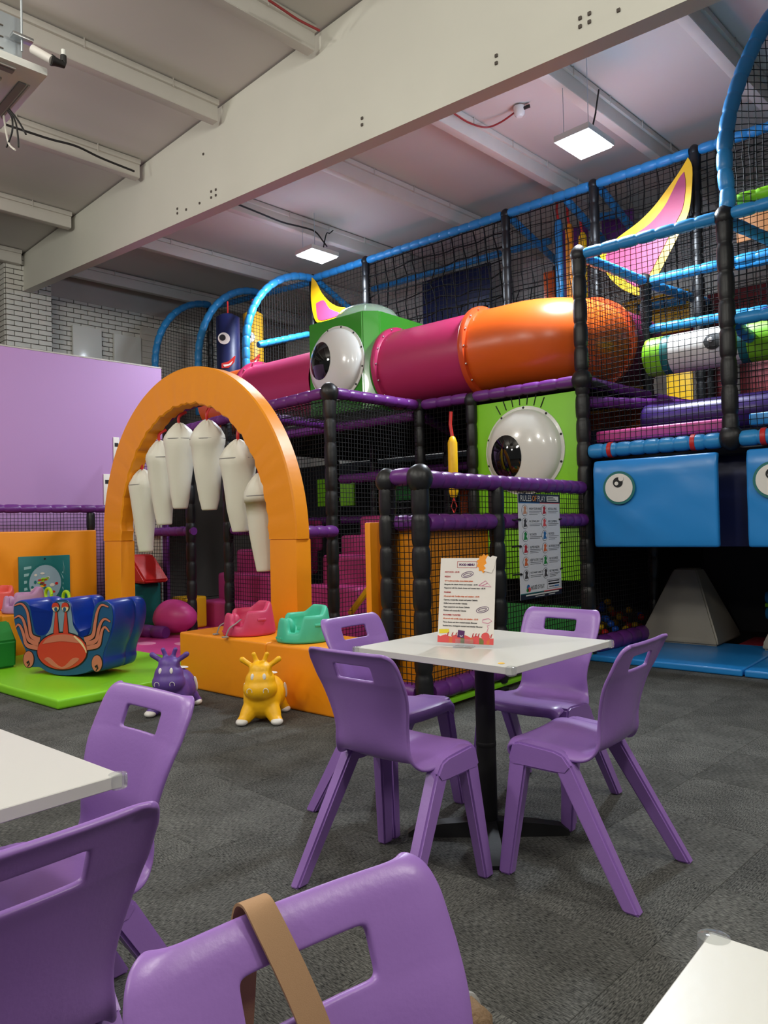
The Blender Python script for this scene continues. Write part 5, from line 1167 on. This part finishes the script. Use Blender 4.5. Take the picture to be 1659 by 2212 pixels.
sail(sl, sli, 7.86, 'small pink and yellow sail glowing under the panel light behind the green box', lambda x, y: (500+x/3.606, 560+y/3.606), None)
# hanging coloured tubes
for x, y0, y1, m_, lb in ((1206, 472, 660, 'blue', 'blue hanging foam tube, left of three by the tall frame'), (1229, 482, 660, 'orange', 'orange hanging foam tube, middle of three by the tall frame'), (1258, 500, 660, 'yellow', 'yellow hanging foam tube, right of three by the tall frame')):
    hang(x, y0, y1, 8.45, .05, m_, lb)
# punch bags at the far left
def punch(px_, y0, y1, X, w_, m_, label):
    a = at_x(px_, y0, X); b = at_x(px_, y1, X); t = thing('punch_bag', label, 'punch bag', V(X, a.y, b.z)); L = a.z-b.z
    bm = new(); lathe(bm, [(0, 0), (w_, .0), (w_, L-.06), (w_*.5, L-.01), (0, L)], V(X, a.y, b.z), None, 24); obj('bag_body', bm, m_, t, ang=60)
    bm = new(); tube(bm, [V(X, a.y, a.z-.02), V(X, a.y, a.z+.18)], .012, 6); obj('strap', bm, 'red', t)
    d = (CAM-V(X, a.y, 0)); d.z = 0; d.normalize(); f_ = frame_uv(V(X, a.y, b.z+L*.62)+d*(w_+.004), V(-d.y, d.x, 0), V(0, 0, 1))
    for nm, r, mm, o_, l_ in (('eye_white', .085, 'rubberwhite', (-.06, 0), .0), ('eye_pupil', .045, 'print_black', (-.08, .01), .006)):
        bm = new(); plate(bm, Matrix.Translation(d*l_) @ f_, oval(o_[0], o_[1], r, r), .004); obj(nm, bm, mm, t, ang=0)
    bm = new(); plate(bm, f_, [(-.1, -.36), (.0, -.33), (.08, -.25), (.1, -.25), (.08, -.34), (.0, -.42), (-.1, -.43)], .004); obj('mouth', bm, 'red', t, ang=0)
    bm = new(); plate(bm, Matrix.Translation(d*.005) @ f_, [(-.08, -.38), (.0, -.37), (.06, -.32), (.03, -.38), (-.06, -.41)], .004); obj('teeth', bm, 'rubberwhite', t, ang=0)
punch(492, 678, 835, -8.75, .17, 'dblue', 'navy punch bag with a grinning face inside the left blue arches'); punch(546, 672, 835, -8.75, .15, mat('shaded_yellow_vinyl', (196, 148, 22), .5), 'yellow punch bag with a face beside the navy punch bag')  # second bag is a darkened yellow, its shading put into the colour
# ---------------------------------------------------------------- rules banner
pY0, pY1, pZ0, pZ1 = 4.835, 5.475, .635, 1.425; XB = XC+.075; BW, BH = pY1-pY0, pZ1-pZ0
RB = thing('rules_banner', 'white rules of play banner hung on the netted barrier', 'banner', V(XB, (pY0+pY1)/2, pZ0))
bm = new(); box(bm, (XB+.002, (pY0+pY1)/2, (pZ0+pZ1)/2), (.004, BW, BH), bev=.001, seg=1); obj('cloth', bm, 'banner', RB, ang=30)
BU, BV = BW/100, BH/200
bmx = frame_uv(V(XB+.0045, pY0, pZ1), V(0, 1, 0), V(0, 0, 1))
def bpl(nm, pts, m_, th=.0006, lift=0.):
    bm = new(); plate(bm, Matrix.Translation(V(lift, 0, 0)) @ bmx, [(x*BU, -y*BV) for x, y in pts], th); return obj(nm, bm, m_, RB, ang=0)
K['navyp'] = mat('navy_print', (26, 30, 48), .5); K['bblue'] = mat('blue_print', (50, 110, 170), .5)
bpl('header_bar', rect(0, 0, 100, 17), 'navyp'); bpl('header_stripe', rect(0, 17, 50, 18.4), 'bblue'); bpl('header_stripe', rect(50, 17, 100, 18.4), 'mcoral')
def btx(s_, x, y, hgt, wid, m_, bold=.0006):
    o = textmesh('printed_text', s_, Matrix.Identity(4), 1., m_, None, bold=0.)
    me = o.data; bpy.data.objects.remove(o); xs = [v.co.x for v in me.vertices]; ys = [v.co.y for v in me.vertices]
    sx, sy = wid*BU/(max(xs)-min(xs)), hgt*BV/(max(ys)-min(ys))
    me.transform(Matrix.Translation(V(.0012, 0, 0)) @ bmx @ Matrix.Translation(V(x*BU, -y*BV, 0)) @ Matrix.Diagonal((sx, sy, .001, 1)) @ Matrix.Translation(V(-min(xs), -min(ys), 0)))
    return mobj('printed_text', me, m_, RB, ang=0)
btx('RULES', 5, 14.5, 11, 25, 'print_white'); btx('OF', 32, 14.5, 11, 10.5, 'orange'); btx('PLAY', 45, 14.5, 11, 19, 'print_white')
bpl('header_note', rect(67, 4, 97, 14.6), 'print_white', lift=.0008)
for k in range(3): bpl('note_line', rect(69, 5.4+k*3, 84+4*k, 6.6+k*3), 'print_black', lift=.0016)
K['skin'] = mat('peach_print', (206, 150, 120), .6)
rows_ = (('WASH YOUR HANDS', 'NO BULLYING'), ('NO JEWELLERY', 'NO CLIMBING'), ('NO SHOES', 'NO FOOD'), ('SUPERVISION', 'NO SMOKING OR FIRE'), ('KEEP FLOORS CLEAN', 'NO SICKNESS'), ('NO SHARP OBJECTS', 'NO THROWING'))
icol = (('skin', 'mred'), ('banner', 'mcoral'), ('dgreen', 'bblue'), ('mred', 'mor'), ('mor', 'dgreen'), ('banner', 'banner'))
for i, (a, b) in enumerate(rows_):
    y = 31+i*24.5
    for j, (s_, x) in enumerate(((a, 24), (b, 70))):
        btx(s_, x, y, 4.6, min(30, 2.0*len(s_)) if j == 0 else min(27, 2.0*len(s_)), 'print_black')
        for k in range(2 if (i+j) % 3 else 3): bpl('small_print', rect(x, y+2.2+k*3, x+(30 if j == 0 else 26)-k*5, y+3.0+k*3), 'mink')
        cx_ = x-10; bpl('icon_ring', oval(cx_, y+1, 7.2, 10.6, 28), 'print_black'); bpl('icon_disc', oval(cx_, y+1, 6.7, 9.9, 28), 'banner', lift=.0006)
        bpl('icon_figure', [(cx_-4, y+8), (cx_-2, y-1), (cx_-3, y-5), (cx_+1, y-8), (cx_+4, y-3), (cx_+2, y+1), (cx_+5, y+7)], icol[i][j] if icol[i][j] != 'banner' else 'mink', lift=.0012)
bpl('logo_mark', oval(18, 178, 3.6, 5.5), 'bblue'); bpl('logo_mark', oval(20, 182, 3.4, 4.6), 'mcoral', lift=.0006); bpl('logo_mark', oval(16, 183, 2.6, 3.6), 'dgreen', lift=.0006)
btx('HOUSE OF PLAY', 24, 183, 8, 32, 'print_black')
for x0, y0, x1, y1 in ((63, 168, 97, 168.6), (63, 185.4, 97, 186), (63, 168, 63.5, 186), (96.5, 168, 97, 186)): bpl('info_box', rect(x0, y0, x1, y1), 'mink')
bpl('info_line', rect(66, 170.5, 94, 172.5), 'print_black'); bpl('info_line', rect(66, 175, 94, 178), 'print_black'); bpl('info_line', rect(68, 181, 80, 182.6), 'print_black'); bpl('info_line', rect(81, 180.4, 93, 183), 'bblue')
bpl('footer_stripe', rect(0, 188.4, 55, 190), 'teal'); bpl('footer_stripe', rect(55, 188.4, 100, 190), 'mcoral'); bpl('footer_bar', rect(0, 190, 100, 200), 'navyp'); bpl('footer_line', rect(12, 191.4, 92, 194), 'print_white', lift=.0008); bpl('footer_line', rect(34, 196, 56, 197.4), 'print_white', lift=.0008); bpl('footer_line', rect(66, 196, 82, 197.4), 'print_white', lift=.0008)
for y, sgn in ((50, -1), (100, -1), (152, -1), (50, 1), (98, 1), (150, 1)):
    p = bmx @ V((0 if sgn < 0 else 100)*BU, -y*BV, 0); bm = new(); tube(bm, [p+V(.004, -sgn*.02, 0), p+V(.012, 0, .006), p+V(-.03, sgn*.05, .0)], .007, 6); obj('cord_tie', bm, 'cord', RB)
